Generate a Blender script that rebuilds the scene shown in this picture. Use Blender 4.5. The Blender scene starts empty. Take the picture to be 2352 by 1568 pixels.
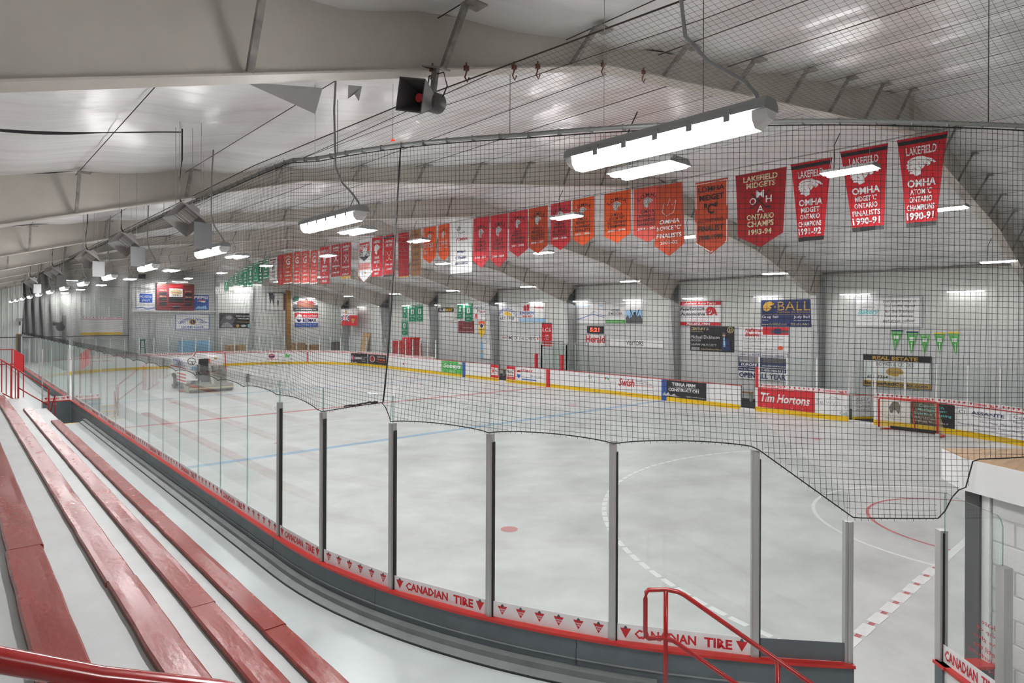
import bpy, math, random
from math import sin, cos, pi, radians, sqrt, atan2
from mathutils import Matrix, Vector

random.seed(11)
SC = bpy.context.scene
COL = SC.collection

# ------------------------------------------------------------------ camera
AZ = radians(41.874)            # heading from the rink's length axis (+Y) towards its width axis (+X)
ROLL = radians(0.236)
cam_d = bpy.data.cameras.new('camera')
cam_d.sensor_width = 36.0
cam_d.lens = 36.0 * 1446.84 / 2352.0
cam_d.shift_y = -49.65 / 2352.0
cam_d.clip_start = 0.05
cam_d.clip_end = 300
cam = bpy.data.objects.new('camera', cam_d)
COL.objects.link(cam)
_f = Vector((sin(AZ), cos(AZ), 0)); _r = Vector((cos(AZ), -sin(AZ), 0)); _u = Vector((0, 0, 1))
_cr = _r * cos(ROLL) + _u * sin(ROLL)
_cu = _u * cos(ROLL) - _r * sin(ROLL)
_m = Matrix((( _cr.x, _cu.x, -_f.x, 0.0), (_cr.y, _cu.y, -_f.y, 0.0), (_cr.z, _cu.z, -_f.z, 4.0), (0, 0, 0, 1)))
cam.matrix_world = _m
SC.camera = cam

# ------------------------------------------------------------------ world and exposure
w = bpy.data.worlds.new('world'); SC.world = w; w.use_nodes = True
w.node_tree.nodes['Background'].inputs[0].default_value = (0.8, 0.85, 0.9, 1)
w.node_tree.nodes['Background'].inputs[1].default_value = 0.3
SC.view_settings.view_transform = 'Standard'
SC.view_settings.look = 'None'
SC.view_settings.gamma = 1.0
SC.view_settings.use_curve_mapping = False
SC.view_settings.exposure = 1.62
TUBE_POWER = 40.0               # emission of the fluorescent tubes
SC.cycles.max_bounces = 6
SC.cycles.diffuse_bounces = 4
SC.cycles.glossy_bounces = 3
SC.cycles.transparent_max_bounces = 32
SC.cycles.sample_clamp_indirect = 6.0
SC.cycles.caustics_reflective = False
SC.cycles.caustics_refractive = False

# ------------------------------------------------------------------ materials
MAT = {}
def mat(name, col, rough=0.5, metal=0.0, var=0.0, vscale=4.0, bump=0.0, bscale=30.0, stretch=(1, 1, 1),
        var2=None, emit=0.0, spec=0.5, rvar=0.0, coat=0.0, detail=4.0):
    """procedural principled material: colour mottled by noise, optional bump"""
    if name in MAT: return MAT[name]
    m = bpy.data.materials.new(name); m.use_nodes = True
    nt = m.node_tree; b = nt.nodes['Principled BSDF']
    b.inputs['Base Color'].default_value = (*col, 1)
    b.inputs['Roughness'].default_value = rough
    b.inputs['Metallic'].default_value = metal
    b.inputs['Specular IOR Level'].default_value = spec
    if coat: b.inputs['Coat Weight'].default_value = coat; b.inputs['Coat Roughness'].default_value = 0.12
    if emit:
        b.inputs['Emission Color'].default_value = (*col, 1)
        b.inputs['Emission Strength'].default_value = emit
    if var or bump or rvar:
        tc = nt.nodes.new('ShaderNodeTexCoord'); mp = nt.nodes.new('ShaderNodeMapping')
        mp.inputs['Scale'].default_value = stretch
        nt.links.new(tc.outputs['Object'], mp.inputs['Vector'])
    if var or rvar:
        n = nt.nodes.new('ShaderNodeTexNoise'); n.inputs['Scale'].default_value = vscale
        n.inputs['Detail'].default_value = detail; n.inputs['Roughness'].default_value = 0.6
        nt.links.new(mp.outputs[0], n.inputs['Vector'])
    if var:
        rp = nt.nodes.new('ShaderNodeValToRGB')
        lo = var2 if var2 else tuple(max(0, c * (1 - var)) for c in col)
        hi = tuple(min(1, c * (1 + var * 0.6)) for c in col)
        rp.color_ramp.elements[0].position = 0.32; rp.color_ramp.elements[1].position = 0.68
        rp.color_ramp.elements[0].color = (*lo, 1); rp.color_ramp.elements[1].color = (*hi, 1)
        nt.links.new(n.outputs['Fac'], rp.inputs[0]); nt.links.new(rp.outputs[0], b.inputs['Base Color'])
    if rvar:
        mr = nt.nodes.new('ShaderNodeMapRange')
        mr.inputs[3].default_value = max(0.02, rough - rvar); mr.inputs[4].default_value = min(1, rough + rvar)
        nt.links.new(n.outputs['Fac'], mr.inputs[0]); nt.links.new(mr.outputs[0], b.inputs['Roughness'])
    if bump:
        n2 = nt.nodes.new('ShaderNodeTexNoise'); n2.inputs['Scale'].default_value = bscale
        n2.inputs['Detail'].default_value = 5
        nt.links.new(mp.outputs[0], n2.inputs['Vector'])
        bp = nt.nodes.new('ShaderNodeBump'); bp.inputs['Strength'].default_value = bump
        bp.inputs['Distance'].default_value = 0.02
        nt.links.new(n2.outputs['Fac'], bp.inputs['Height']); nt.links.new(bp.outputs[0], b.inputs['Normal'])
    MAT[name] = m
    return m

def glass_mat(name, tint, refl=0.04, haze=0.0):
    m = bpy.data.materials.new(name); m.use_nodes = True
    nt = m.node_tree; nt.nodes.remove(nt.nodes['Principled BSDF'])
    out = nt.nodes['Material Output']
    tr = nt.nodes.new('ShaderNodeBsdfTransparent'); tr.inputs[0].default_value = (*tint, 1)
    gl = nt.nodes.new('ShaderNodeBsdfGlossy'); gl.inputs['Roughness'].default_value = 0.02
    lw = nt.nodes.new('ShaderNodeLayerWeight'); lw.inputs[0].default_value = 0.5
    pw = nt.nodes.new('ShaderNodeMath'); pw.operation = 'POWER'; pw.inputs[1].default_value = 5
    ma = nt.nodes.new('ShaderNodeMath'); ma.operation = 'MULTIPLY_ADD'
    ma.inputs[1].default_value = 0.9; ma.inputs[2].default_value = refl
    nt.links.new(lw.outputs['Facing'], pw.inputs[0]); nt.links.new(pw.outputs[0], ma.inputs[0])
    mx = nt.nodes.new('ShaderNodeMixShader')
    nt.links.new(ma.outputs[0], mx.inputs[0]); nt.links.new(tr.outputs[0], mx.inputs[1]); nt.links.new(gl.outputs[0], mx.inputs[2])
    last = mx
    if haze:
        df = nt.nodes.new('ShaderNodeBsdfDiffuse'); df.inputs[0].default_value = (0.8, 0.85, 0.84, 1)
        m2 = nt.nodes.new('ShaderNodeMixShader'); m2.inputs[0].default_value = haze
        nt.links.new(mx.outputs[0], m2.inputs[1]); nt.links.new(df.outputs[0], m2.inputs[2]); last = m2
    nt.links.new(last.outputs[0], out.inputs[0])
    MAT[name] = m
    return m

def emit_mat(name, col, strength):
    m = bpy.data.materials.new(name); m.use_nodes = True
    nt = m.node_tree; nt.nodes.remove(nt.nodes['Principled BSDF'])
    e = nt.nodes.new('ShaderNodeEmission'); e.inputs[0].default_value = (*col, 1); e.inputs[1].default_value = strength
    nt.links.new(e.outputs[0], nt.nodes['Material Output'].inputs[0])
    MAT[name] = m
    return m

mat('rink_floor', (0.60, 0.605, 0.60), 0.42, var=0.21, vscale=0.7, bump=0.04, bscale=60, rvar=0.12, detail=9)
mat('walk_floor', (0.54, 0.58, 0.58), 0.30, var=0.05, vscale=1.2, bump=0.05, bscale=7, rvar=0.015, spec=0.5)
mat('step_paint', (0.50, 0.51, 0.51), 0.45, var=0.07, vscale=2.0, bump=0.05, bscale=30)
mat('bench_red', (0.26, 0.024, 0.018), 0.27, var=0.10, vscale=3.0, bump=0.09, bscale=16, rvar=0.02, spec=0.42, stretch=(2, 0.8, 1))
mat('bench_edge', (0.16, 0.055, 0.04), 0.6, var=0.5, vscale=20)
mat('rail_red', (0.36, 0.012, 0.012), 0.22, var=0.15, vscale=10, coat=0.3)
mat('yellow_paint', (0.75, 0.45, 0.02), 0.5, var=0.15, vscale=8)
mat('frame_paint', (0.60, 0.565, 0.51), 0.55, var=0.08, vscale=1.5, bump=0.02)
mat('brace_steel', (0.30, 0.28, 0.26), 0.5, var=0.4, vscale=9)
mat('insulation', (0.83, 0.83, 0.835), 0.27, var=0.05, vscale=0.8, bump=0.9, bscale=1.6, stretch=(0.35, 2.4, 1), spec=0.5)
mat('wall_metal', (0.61, 0.63, 0.60), 0.45, var=0.05, vscale=1.0)
mat('wall_white', (0.61, 0.625, 0.62), 0.5, var=0.05, vscale=1.0)
mat('column_grey', (0.42, 0.43, 0.43), 0.5, var=0.1, vscale=2)
mat('board_white', (0.80, 0.80, 0.80), 0.3, var=0.04, vscale=3)
mat('board_yellow', (0.80, 0.52, 0.005), 0.35, var=0.06, vscale=4)
mat('board_grey', (0.125, 0.15, 0.165), 0.5, var=0.15, vscale=2.5, bump=0.03)
mat('cap_red', (0.55, 0.025, 0.02), 0.33, var=0.08, vscale=6)
mat('aluminium', (0.50, 0.50, 0.49), 0.42, metal=0.55, var=0.12, vscale=8, stretch=(1, 1, 0.1))
mat('white_post', (0.78, 0.79, 0.78), 0.4)
mat('rubber', (0.02, 0.02, 0.02), 0.7)
mat('net_cord', (0.022, 0.02, 0.022), 0.8)
mat('net_cord_brown', (0.06, 0.045, 0.035), 0.8)
mat('rope_black', (0.012, 0.012, 0.012), 0.8)
mat('pipe_grey', (0.30, 0.32, 0.31), 0.45, metal=0.3)
mat('lamp_grey', (0.28, 0.29, 0.29), 0.5)
mat('lamp_white', (0.78, 0.78, 0.78), 0.4)
mat('black_cable', (0.015, 0.015, 0.015), 0.6)
mat('steel', (0.42, 0.42, 0.41), 0.4, metal=0.6)
mat('dark_steel', (0.10, 0.10, 0.10), 0.5, metal=0.3)
mat('heater_grey', (0.34, 0.33, 0.32), 0.45, metal=0.35, var=0.12, vscale=5)
mat('ceramic', (0.62, 0.60, 0.57), 0.7, var=0.2, vscale=60)
mat('line_white', (0.82, 0.82, 0.81), 0.5, var=0.06, vscale=7)
mat('line_red', (0.52, 0.13, 0.14), 0.5, var=0.2, vscale=5)
mat('line_blue', (0.30, 0.44, 0.60), 0.5, var=0.15, vscale=5)
mat('spot_red', (0.58, 0.25, 0.26), 0.5, var=0.1, vscale=6)
mat('plywood', (0.55, 0.36, 0.20), 0.6, var=0.2, vscale=3, stretch=(1, 6, 1))
mat('wood_brown', (0.30, 0.17, 0.06), 0.6, var=0.25, vscale=4, stretch=(6, 6, 0.5))
mat('block_white', (0.74, 0.74, 0.73), 0.45, bump=0.25, bscale=45, var=0.03)
mat('mortar', (0.66, 0.66, 0.65), 0.6)
mat('ledge_grey', (0.20, 0.215, 0.215), 0.5, var=0.15, vscale=3)
mat('booth_white', (0.80, 0.80, 0.80), 0.4, bump=0.03)
mat('door_grey', (0.075, 0.075, 0.078), 0.5, var=0.1, vscale=3)
# print and fabric colours
for n_, c_ in dict(white=(0.82, 0.82, 0.82), offwhite=(0.72, 0.72, 0.70), black=(0.018, 0.018, 0.02), red=(0.60, 0.02, 0.03), dred=(0.38, 0.015, 0.02),
                   crimson=(0.62, 0.045, 0.06), orange=(0.80, 0.11, 0.03), rust=(0.55, 0.075, 0.03), salmon=(0.72, 0.10, 0.08),
                   navy=(0.02, 0.035, 0.12), blue=(0.03, 0.10, 0.40), cyan=(0.15, 0.60, 0.62), sky=(0.30, 0.55, 0.78), green=(0.01, 0.25, 0.12),
                   lime=(0.10, 0.45, 0.10), dgreen=(0.005, 0.12, 0.07), gold=(0.55, 0.33, 0.05), yellow=(0.85, 0.55, 0.03), tan=(0.35, 0.17, 0.08),
                   brown=(0.17, 0.06, 0.035), maroon=(0.20, 0.025, 0.03), grey=(0.30, 0.30, 0.31), lgrey=(0.55, 0.55, 0.56), cream=(0.70, 0.60, 0.36),
                   teal=(0.03, 0.22, 0.22), pink=(0.72, 0.35, 0.33), dgrey=(0.09, 0.09, 0.10), skin=(0.5, 0.3, 0.22)).items():
    mat('ink_' + n_, c_, 0.5, var=0.05, vscale=6)
    mat('cloth_' + n_, c_, 0.75, var=0.12, vscale=5, bump=0.05, bscale=200)
glass_mat('rink_glass', (0.95, 0.975, 0.966), 0.026)
glass_mat('glass_edge', (0.45, 0.62, 0.57), 0.06)
emit_mat('tube_lit', (1.0, 0.99, 0.985), TUBE_POWER)
emit_mat('tube_small', (1.0, 0.99, 0.985), TUBE_POWER * 0.09)   # single slim tubes on the walls
emit_mat('led_red', (1.0, 0.05, 0.03), 2.0)
emit_mat('red_lamp', (1.0, 0.03, 0.02), 0.8)
M = MAT

# ------------------------------------------------------------------ mesh helpers
class MB:
    def __init__(s): s.v = []; s.f = []; s.m = []; s.mats = []
    def mi(s, m):
        if m not in s.mats: s.mats.append(m)
        return s.mats.index(m)
    def add(s, verts, faces, m=None):
        o = len(s.v); s.v += [tuple(p) for p in verts]
        i = s.mi(m) if m else 0
        for f in faces: s.f.append(tuple(o + k for k in f)); s.m.append(i)
        return s
    def box(s, x0, x1, y0, y1, z0, z1, m=None):
        v = [(x, y, z) for z in (z0, z1) for y in (y0, y1) for x in (x0, x1)]
        return s.add(v, [(0, 2, 3, 1), (4, 5, 7, 6), (0, 1, 5, 4), (2, 6, 7, 3), (0, 4, 6, 2), (1, 3, 7, 5)], m)
    def hexa(s, b, t, m=None):
        """b, t: four bottom and four top points in order"""
        return s.add(list(b) + list(t), [(3, 2, 1, 0), (4, 5, 6, 7), (0, 1, 5, 4), (1, 2, 6, 5), (2, 3, 7, 6), (3, 0, 4, 7)], m)
    def prism(s, poly, a, b, fn, m=None):
        """extrude polygon poly [(p,q)] from a to b; fn(p,q,r)->xyz"""
        n = len(poly)
        v = [fn(p, q, a) for p, q in poly] + [fn(p, q, b) for p, q in poly]
        f = [tuple(range(n - 1, -1, -1)), tuple(range(n, 2 * n))] + [(i, (i + 1) % n, n + (i + 1) % n, n + i) for i in range(n)]
        return s.add(v, f, m)
    def tube(s, pts, r, n=6, m=None, closed=False):
        pts = [Vector(p) for p in pts]; rings = []
        up = Vector((0, 0, 1))
        k = len(pts)
        for i, p in enumerate(pts):
            a = pts[(i - 1) % k] if (closed or i) else p; b = pts[(i + 1) % k] if (closed or i < k - 1) else p
            t = (b - a)
            if t.length < 1e-9: t = Vector((0, 0, 1))
            t.normalize()
            u = t.cross(up)
            if u.length < 0.05: u = t.cross(Vector((1, 0, 0)))
            u.normalize(); w_ = t.cross(u)
            rr = r[i] if isinstance(r, (list, tuple)) else r
            rings.append([p + (u * cos(2 * pi * j / n) + w_ * sin(2 * pi * j / n)) * rr for j in range(n)])
        v = [q for rg in rings for q in rg]; f = []
        for i in range(k if closed else k - 1):
            i2 = (i + 1) % k
            for j in range(n):
                f.append((i * n + j, i * n + (j + 1) % n, i2 * n + (j + 1) % n, i2 * n + j))
        if not closed:
            f.append(tuple(range(n - 1, -1, -1))); f.append(tuple((k - 1) * n + j for j in range(n)))
        return s.add(v, f, m)
    def bar(s, p, q, w_, h, m=None):
        """rectangular bar from p to q"""
        p = Vector(p); q = Vector(q); t = (q - p).normalized()
        u = t.cross(Vector((0, 0, 1)))
        if u.length < 0.05: u = Vector((1, 0, 0))
        u.normalize(); n = u.cross(t)
        c = [(-1, -1), (1, -1), (1, 1), (-1, 1)]
        return s.hexa([p + u * a * w_ / 2 + n * b * h / 2 for a, b in c], [q + u * a * w_ / 2 + n * b * h / 2 for a, b in c], m)
    def lathe(s, prof, n=16, axis='z', c=(0, 0, 0), m=None):
        v = []; f = []
        for r, h in prof:
            for j in range(n):
                a = 2 * pi * j / n; p = (r * cos(a), r * sin(a), h)
                if axis == 'x': p = (h, p[0], p[1])
                elif axis == 'y': p = (p[0], h, p[1])
                v.append((p[0] + c[0], p[1] + c[1], p[2] + c[2]))
        k = len(prof)
        for i in range(k - 1):
            for j in range(n): f.append((i * n + j, i * n + (j + 1) % n, (i + 1) * n + (j + 1) % n, (i + 1) * n + j))
        f.append(tuple(range(n - 1, -1, -1))); f.append(tuple((k - 1) * n + j for j in range(n)))
        return s.add(v, f, m)
    def mesh(s, name, m=None, smooth=False):
        me = bpy.data.meshes.new(name); me.from_pydata(s.v, [], s.f)
        if s.mats:
            for x in s.mats: me.materials.append(M[x] if isinstance(x, str) else x)
            me.polygons.foreach_set('material_index', s.m)
        elif m: me.materials.append(M[m] if isinstance(m, str) else m)
        if smooth: me.polygons.foreach_set('use_smooth', [True] * len(s.f))
        me.update()
        return me

def obj(name, mb, m=None, parent=None, loc=None, rot=None, mtx=None, smooth=False):
    me = mb.mesh(name, m, smooth) if isinstance(mb, MB) else mb
    o = bpy.data.objects.new(name, me); COL.objects.link(o)
    if parent: o.parent = parent
    if loc: o.location = loc
    if rot: o.rotation_euler = rot
    if mtx: o.matrix_local = mtx
    return o
def tag(o, label=None, cat=None, group=None, kind=None):
    if label: o['label'] = label
    if cat: o['category'] = cat
    if group: o['group'] = group
    if kind: o['kind'] = kind
    return o
def thing(name, label, cat, loc=(0, 0, 0), rotz=0, group=None, mtx=None, kind=None):
    o = bpy.data.objects.new(name, None); COL.objects.link(o)
    o.empty_display_size = 0.1
    if mtx: o.matrix_local = mtx
    else: o.location = loc; o.rotation_euler = (0, 0, rotz)
    return tag(o, label, cat, group, kind)
def dup(o, parent=None):
    c = o.copy(); COL.objects.link(c); c.parent = parent
    for ch in list(o.children): dup(ch, c)
    return c
def shared(mesh, name, parent=None, loc=None, rotz=None):
    o = bpy.data.objects.new(name, mesh); COL.objects.link(o)
    if parent: o.parent = parent
    if loc: o.location = loc
    if rotz is not None: o.rotation_euler = (0, 0, rotz)
    return o

# frames for flat things: local x = right as seen, y = up, z = out of the face towards the viewer
def face_mtx(x, y, z, side):
    if side == 'far':   c = ((0, -1, 0), (0, 0, 1), (-1, 0, 0))      # on the long wall, seen from -X
    elif side == 'end': c = ((1, 0, 0), (0, 0, 1), (0, -1, 0))       # on the end wall, seen from -Y
    else:
        a = side                                                   # angle: direction (in XY) of local x
        c = ((cos(a), sin(a), 0), (0, 0, 1), (sin(a), -cos(a), 0))
    return Matrix(((c[0][0], c[1][0], c[2][0], x), (c[0][1], c[1][1], c[2][1], y), (c[0][2], c[1][2], c[2][2], z), (0, 0, 0, 1)))

# ------------------------------------------------------------------ lettering
_tc = {}
def text_geo(s, shear=0.0, bold=0.0, res=2):
    key = (s, shear, bold, res)
    if key in _tc: return _tc[key]
    cu = bpy.data.curves.new('t', 'FONT'); cu.body = s; cu.size = 1.0; cu.resolution_u = res
    cu.shear = shear; cu.offset = bold
    to = bpy.data.objects.new('t', cu)
    me = bpy.data.meshes.new_from_object(to)
    v = [tuple(p.co) for p in me.vertices]; f = [tuple(p.vertices) for p in me.polygons]
    bpy.data.objects.remove(to); bpy.data.curves.remove(cu); bpy.data.meshes.remove(me)
    if not v: v = [(0, 0, 0)]
    x0 = min(p[0] for p in v); x1 = max(p[0] for p in v); y0 = min(p[1] for p in v); y1 = max(p[1] for p in v)
    sx = 1 / max(1e-6, x1 - x0); sy = 1 / max(1e-6, y1 - y0)
    v = [((p[0] - x0) * sx, (p[1] - y0) * sy) for p in v]
    _tc[key] = (v, f)
    return _tc[key]

def paint(root, W, H, items, z=0.004, warp=None, base=0.0):
    """items in fractions of the W x H face (origin lower left). One child mesh per kind and colour.
    ('t',text,x,y,w,h,colour[,shear[,bold[,arc]]]) ('r',x,y,w,h,col) ('e',cx,cy,rx,ry,col) ('p',pts,col) ('l',pts,width,col)"""
    groups = {}
    for k, it in enumerate(items):
        kind = it[0]
        zz = z + 0.0022 * k
        if kind == 't':
            _, s, x, y, w_, h, c = it[:7]
            sh = it[7] if len(it) > 7 else 0; bo = it[8] if len(it) > 8 else 0; arc = it[9] if len(it) > 9 else 0
            v, f = text_geo(s, sh, bo)
            p = []
            for a, b in v:
                px, py = (x + a * w_) * W, (y + b * h) * H
                if arc:
                    R = arc * W; cx_ = (x + w_ / 2) * W; yb = y * H
                    th = (px - cx_) / R; rr = R + (py - yb)
                    px = cx_ + rr * sin(th); py = yb - R + rr * cos(th)
                p.append((px, py))
            g = groups.setdefault(('lettering', c, k), MB())
        else:
            g = groups.setdefault(('graphic', it[-1], k if warp else 0), MB())
            if kind == 'r':
                _, x, y, w_, h, c = it
                p = [(x * W, y * H), ((x + w_) * W, y * H), ((x + w_) * W, (y + h) * H), (x * W, (y + h) * H)]; f = [(0, 1, 2, 3)]
                if warp:
                    n = 4; p = []; f = []
                    for j in range(2):
                        for i in range(n + 1): p.append(((x + w_ * i / n) * W, (y + h * j) * H))
                    f = [(i, i + 1, n + 2 + i, n + 1 + i) for i in range(n)]
            elif kind == 'e':
                _, cx_, cy_, rx, ry, c = it
                n = 20
                p = [((cx_ + rx * cos(2 * pi * i / n)) * W, (cy_ + ry * sin(2 * pi * i / n)) * H) for i in range(n)]; f = [tuple(range(n))]
            elif kind == 'p':
                p = [(a * W, b * H) for a, b in it[1]]; f = [tuple(range(len(p)))]
            elif kind == 'l':
                pts = [(a * W, b * H) for a, b in it[1]]; wd = it[2] * W / 2
                p = []; f = []
                for i, (a, b) in enumerate(pts):
                    q0 = pts[max(0, i - 1)]; q1 = pts[min(len(pts) - 1, i + 1)]
                    dx, dy = q1[0] - q0[0], q1[1] - q0[1]; L = sqrt(dx * dx + dy * dy) or 1
                    p += [(a - dy / L * wd, b + dx / L * wd), (a + dy / L * wd, b - dx / L * wd)]
                    if i: f.append((2 * i - 2, 2 * i - 1, 2 * i + 1, 2 * i))
        q = []
        for a, b in p:
            if warp:
                a, b, dz = warp(a, b); q.append((a, b, zz + dz))
            else: q.append((a, b, zz + base))
        g.add(q, f)
    for (nm, c, _k), g in groups.items():
        obj(nm, g, 'ink_' + c, root)

# ================================================================== THE BUILDING
from mathutils import noise as mnoise
XL, XR, YN, YF = -5.0, 29.85, -7.0, 59.0
RIDGE = 15.4
def RZ(x): return 8.84 - 0.185 * abs(x - RIDGE)
FR_Y = [4.4 + 7.6 * k for k in range(8)]

# ---- floor
fl = obj('floor', MB().box(XL, XR + 0.3, YN, YF + 0.3, -0.2, 0.0), 'rink_floor'); tag(fl, 'pale grey concrete rink floor with faded painted lines', kind='structure')
def strip(x0, x1, y0, y1, m, name, z=0.002):
    return obj(name, MB().box(x0, x1, y0, y1, 0.0005, z), m, fl)
def ring(cx_, cy_, r, wd, a0, a1, m, name, n=48, z=0.003):
    mb = MB(); v = []; f = []
    for i in range(n + 1):
        a = a0 + (a1 - a0) * i / n
        v += [(cx_ + (r - wd / 2) * cos(a), cy_ + (r - wd / 2) * sin(a), z), (cx_ + (r + wd / 2) * cos(a), cy_ + (r + wd / 2) * sin(a), z)]
        if i: f.append((2 * i - 2, 2 * i - 1, 2 * i + 1, 2 * i))
    return obj(name, mb.add(v, f), m, fl)
def disc(cx_, cy_, r, m, name, z=0.0035, n=28):
    return obj(name, MB().add([(cx_ + r * cos(2 * pi * i / n), cy_ + r * sin(2 * pi * i / n), z) for i in range(n)], [tuple(range(n))]), m, fl)
X0, X1, YB0, YB1, RC = 3.4, 26.75, -0.44, 56.0, 8.5
strip(X0, X1, 26.45, 26.72, 'line_red', 'centre_line')
strip(X0 + 1.3, X1, 18.24, 18.54, 'line_blue', 'blue_line')
strip(X0, X1, 34.66, 34.96, 'line_blue', 'blue_line')
for y_ in (23.08, 30.0): strip(X0, X1, y_, y_ + 0.06, 'line_white', 'thin_line')
strip(6.3, 12.0, 2.985, 3.055, 'line_red', 'goal_line'); strip(18.2, 24.0, 2.985, 3.055, 'line_red', 'goal_line')
strip(12.0, 18.2, 2.96, 3.08, 'line_white', 'goal_line', 0.004)
me_dash = MB().box(-0.185, 0.185, -0.08, 0.08, 0.0006, 0.0045).mesh('dash', 'line_white')
x_ = 6.5
while x_ < 12.0:
    o = shared(me_dash, 'line_dash', fl, (x_, 3.02, 0), random.uniform(-0.03, 0.03)); x_ += 0.475
ring(15.05, 3.02, 2.97, 0.07, 0.0, pi, 'line_white', 'crease_line')
ring(15.05, 3.02, 1.95, 0.06, 0.0, pi, 'line_red', 'crease_line')
me_dash2 = MB().box(-0.14, 0.14, -0.05, 0.05, 0.0006, 0.003).mesh('dash', 'line_white')
for k in range(64):
    a = radians(4 + k * 172 / 63.0)
    shared(me_dash2, 'arc_dash', fl, (15.05 + 7.3 * cos(a), 3.02 + 7.3 * sin(a), 0), a + pi / 2)
ring(15.08, 26.58, 4.5, 0.05, 0, 2 * pi, 'line_white', 'centre_circle', 72)
for (x_, y_) in ((8.01, 8.99), (22.0, 9.0), (7.97, 20.12), (21.95, 20.15), (7.97, 33.0), (21.95, 33.0), (8.0, 45.0), (22, 45.0)):
    disc(x_, y_, 0.165, 'spot_red', 'faceoff_spot')
disc(15.08, 26.58, 0.16, 'line_blue', 'faceoff_spot', 0.006)
ring(26.6, 26.58, 3.0, 0.05, pi * 0.62, pi * 1.38, 'line_white', 'referee_crease', 24)

# ---- walls: ribbed metal liner panels, each its own piece
def panel_mesh(w_, h, m):
    prof = []; n = 3
    for i in range(n):
        x = w_ * i / n
        prof += [(x, 0.0), (x + w_ / n * 0.62, 0.0), (x + w_ / n * 0.70, 0.022), (x + w_ / n * 0.88, 0.022), (x + w_ / n * 0.96, 0.0)]
    prof.append((w_ - 0.006, 0.0))
    v = []; f = []
    for x, d in prof: v += [(x, 0, d), (x, h, d)]
    for i in range(len(prof) - 1): f.append((2 * i, 2 * i + 2, 2 * i + 3, 2 * i + 1))
    k = len(v); v += [(0, 0, -0.03), (0, h, -0.03), (w_ - 0.006, 0, -0.03), (w_ - 0.006, h, -0.03)]
    L = 2 * len(prof) - 2
    f += [(0, 1, k + 1, k), (L, k + 2, k + 3, L + 1), tuple([k, k + 2] + [2 * i for i in range(len(prof) - 1, -1, -1)])]
    return MB().add(v, f).mesh('wall_panel', m)
wf = obj('wall_far', MB().box(XR + 0.04, XR + 0.3, YN, YF, 0, 6.3), 'wall_metal'); tag(wf, 'long pale wall of ribbed metal panels behind the benches', kind='structure')
pl, pu = panel_mesh(0.95, 3.72, 'wall_white'), panel_mesh(0.95, 2.45, 'wall_metal')
k = 0
while YF - k * 0.95 > 1.0:
    for me_, z_ in ((pl, 0.0), (pu, 3.735)):
        o = shared(me_, 'wall_panel', wf); o.matrix_local = face_mtx(XR + 0.01, YF - k * 0.95, z_, 'far')
    k += 1
we = tag(obj('wall_end', MB().prism([(XL, 0), (XR, 0), (XR, RZ(XR)), (RIDGE, RZ(RIDGE)), (XL, RZ(XL))], YF + 0.04, YF + 0.3, lambda p, q, r: (p, r, q)), 'wall_metal'),
         'pale ribbed metal end wall under the gable', kind='structure')
x_ = 0.2
while x_ < XR - 0.5:
    h = min(RZ(x_), RZ(x_ + 0.95)) - 0.02
    o = shared(panel_mesh(0.95, 3.6, 'wall_white'), 'wall_panel', we); o.matrix_local = face_mtx(x_, YF + 0.01, 0, 'end')
    o = shared(panel_mesh(0.95, h - 3.62, 'wall_metal'), 'wall_panel', we); o.matrix_local = face_mtx(x_, YF + 0.01, 3.62, 'end')
    x_ += 0.95
tag(obj('wall_left', MB().box(XL - 0.2, XL, YN, YF + 0.3, 0, RZ(XL) + 0.3), 'wall_metal'), 'pale metal side wall at the top of the bleachers', kind='structure')
tag(obj('wall_near', MB().prism([(XL, 0), (XR, 0), (XR, RZ(XR)), (RIDGE, RZ(RIDGE)), (XL, RZ(XL))], YN - 0.2, YN, lambda p, q, r: (p, r, q)), 'wall_metal'),
    'pale metal end wall behind the camera', kind='structure')

# ---- ceiling: roof deck, one sagging insulation sheet per bay, wires under the purlins
ce = tag(obj('ceiling', MB().prism([(XL - 0.2, RZ(XL - 0.2) + 0.16), (RIDGE, RZ(RIDGE) + 0.16), (XR + 0.3, RZ(XR + 0.3) + 0.16), (XR + 0.3, RZ(XR + 0.3) + 0.3), (RIDGE, RZ(RIDGE) + 0.32), (XL - 0.2, RZ(XL - 0.2) + 0.3)],
         YN - 0.2, YF + 0.3, lambda p, q, r: (p, r, q)), 'wall_metal'), 'white sagging insulation ceiling between the steel frames', kind='structure')
PUR = [1.5 + 1.58 * k for k in range(-4, 19)]
def sheet(y0, y1, seed):
    nx = 150; ny = max(4, int((y1 - y0) / 0.2)); v = []; f = []
    for j in range(ny + 1):
        y = y0 + (y1 - y0) * j / ny
        for i in range(nx + 1):
            x = XL + (XR - XL) * i / nx
            fr = ((x - 1.5) / 1.58) % 1.0
            am = 0.055 + 0.05 * mnoise.noise(Vector((x * 0.35, y * 0.25, seed)))
            z = RZ(x) + 0.03 - am * sin(pi * fr) ** 2
            z += 0.035 * mnoise.noise(Vector((x * 0.5, y * 0.9, seed + 7))) + 0.034 * mnoise.noise(Vector((x * 0.7, y * 2.6, seed + 3)))
            v.append((x, y, z))
    for j in range(ny):
        for i in range(nx): f.append((j * (nx + 1) + i, (j + 1) * (nx + 1) + i, (j + 1) * (nx + 1) + i + 1, j * (nx + 1) + i + 1))
    return MB().add(v, f)
ys = [YN] + FR_Y + [YF]
for k in range(len(ys) - 1): obj('insulation_sheet', sheet(ys[k], ys[k + 1], k * 3.1), 'insulation', ce, smooth=True)
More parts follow.
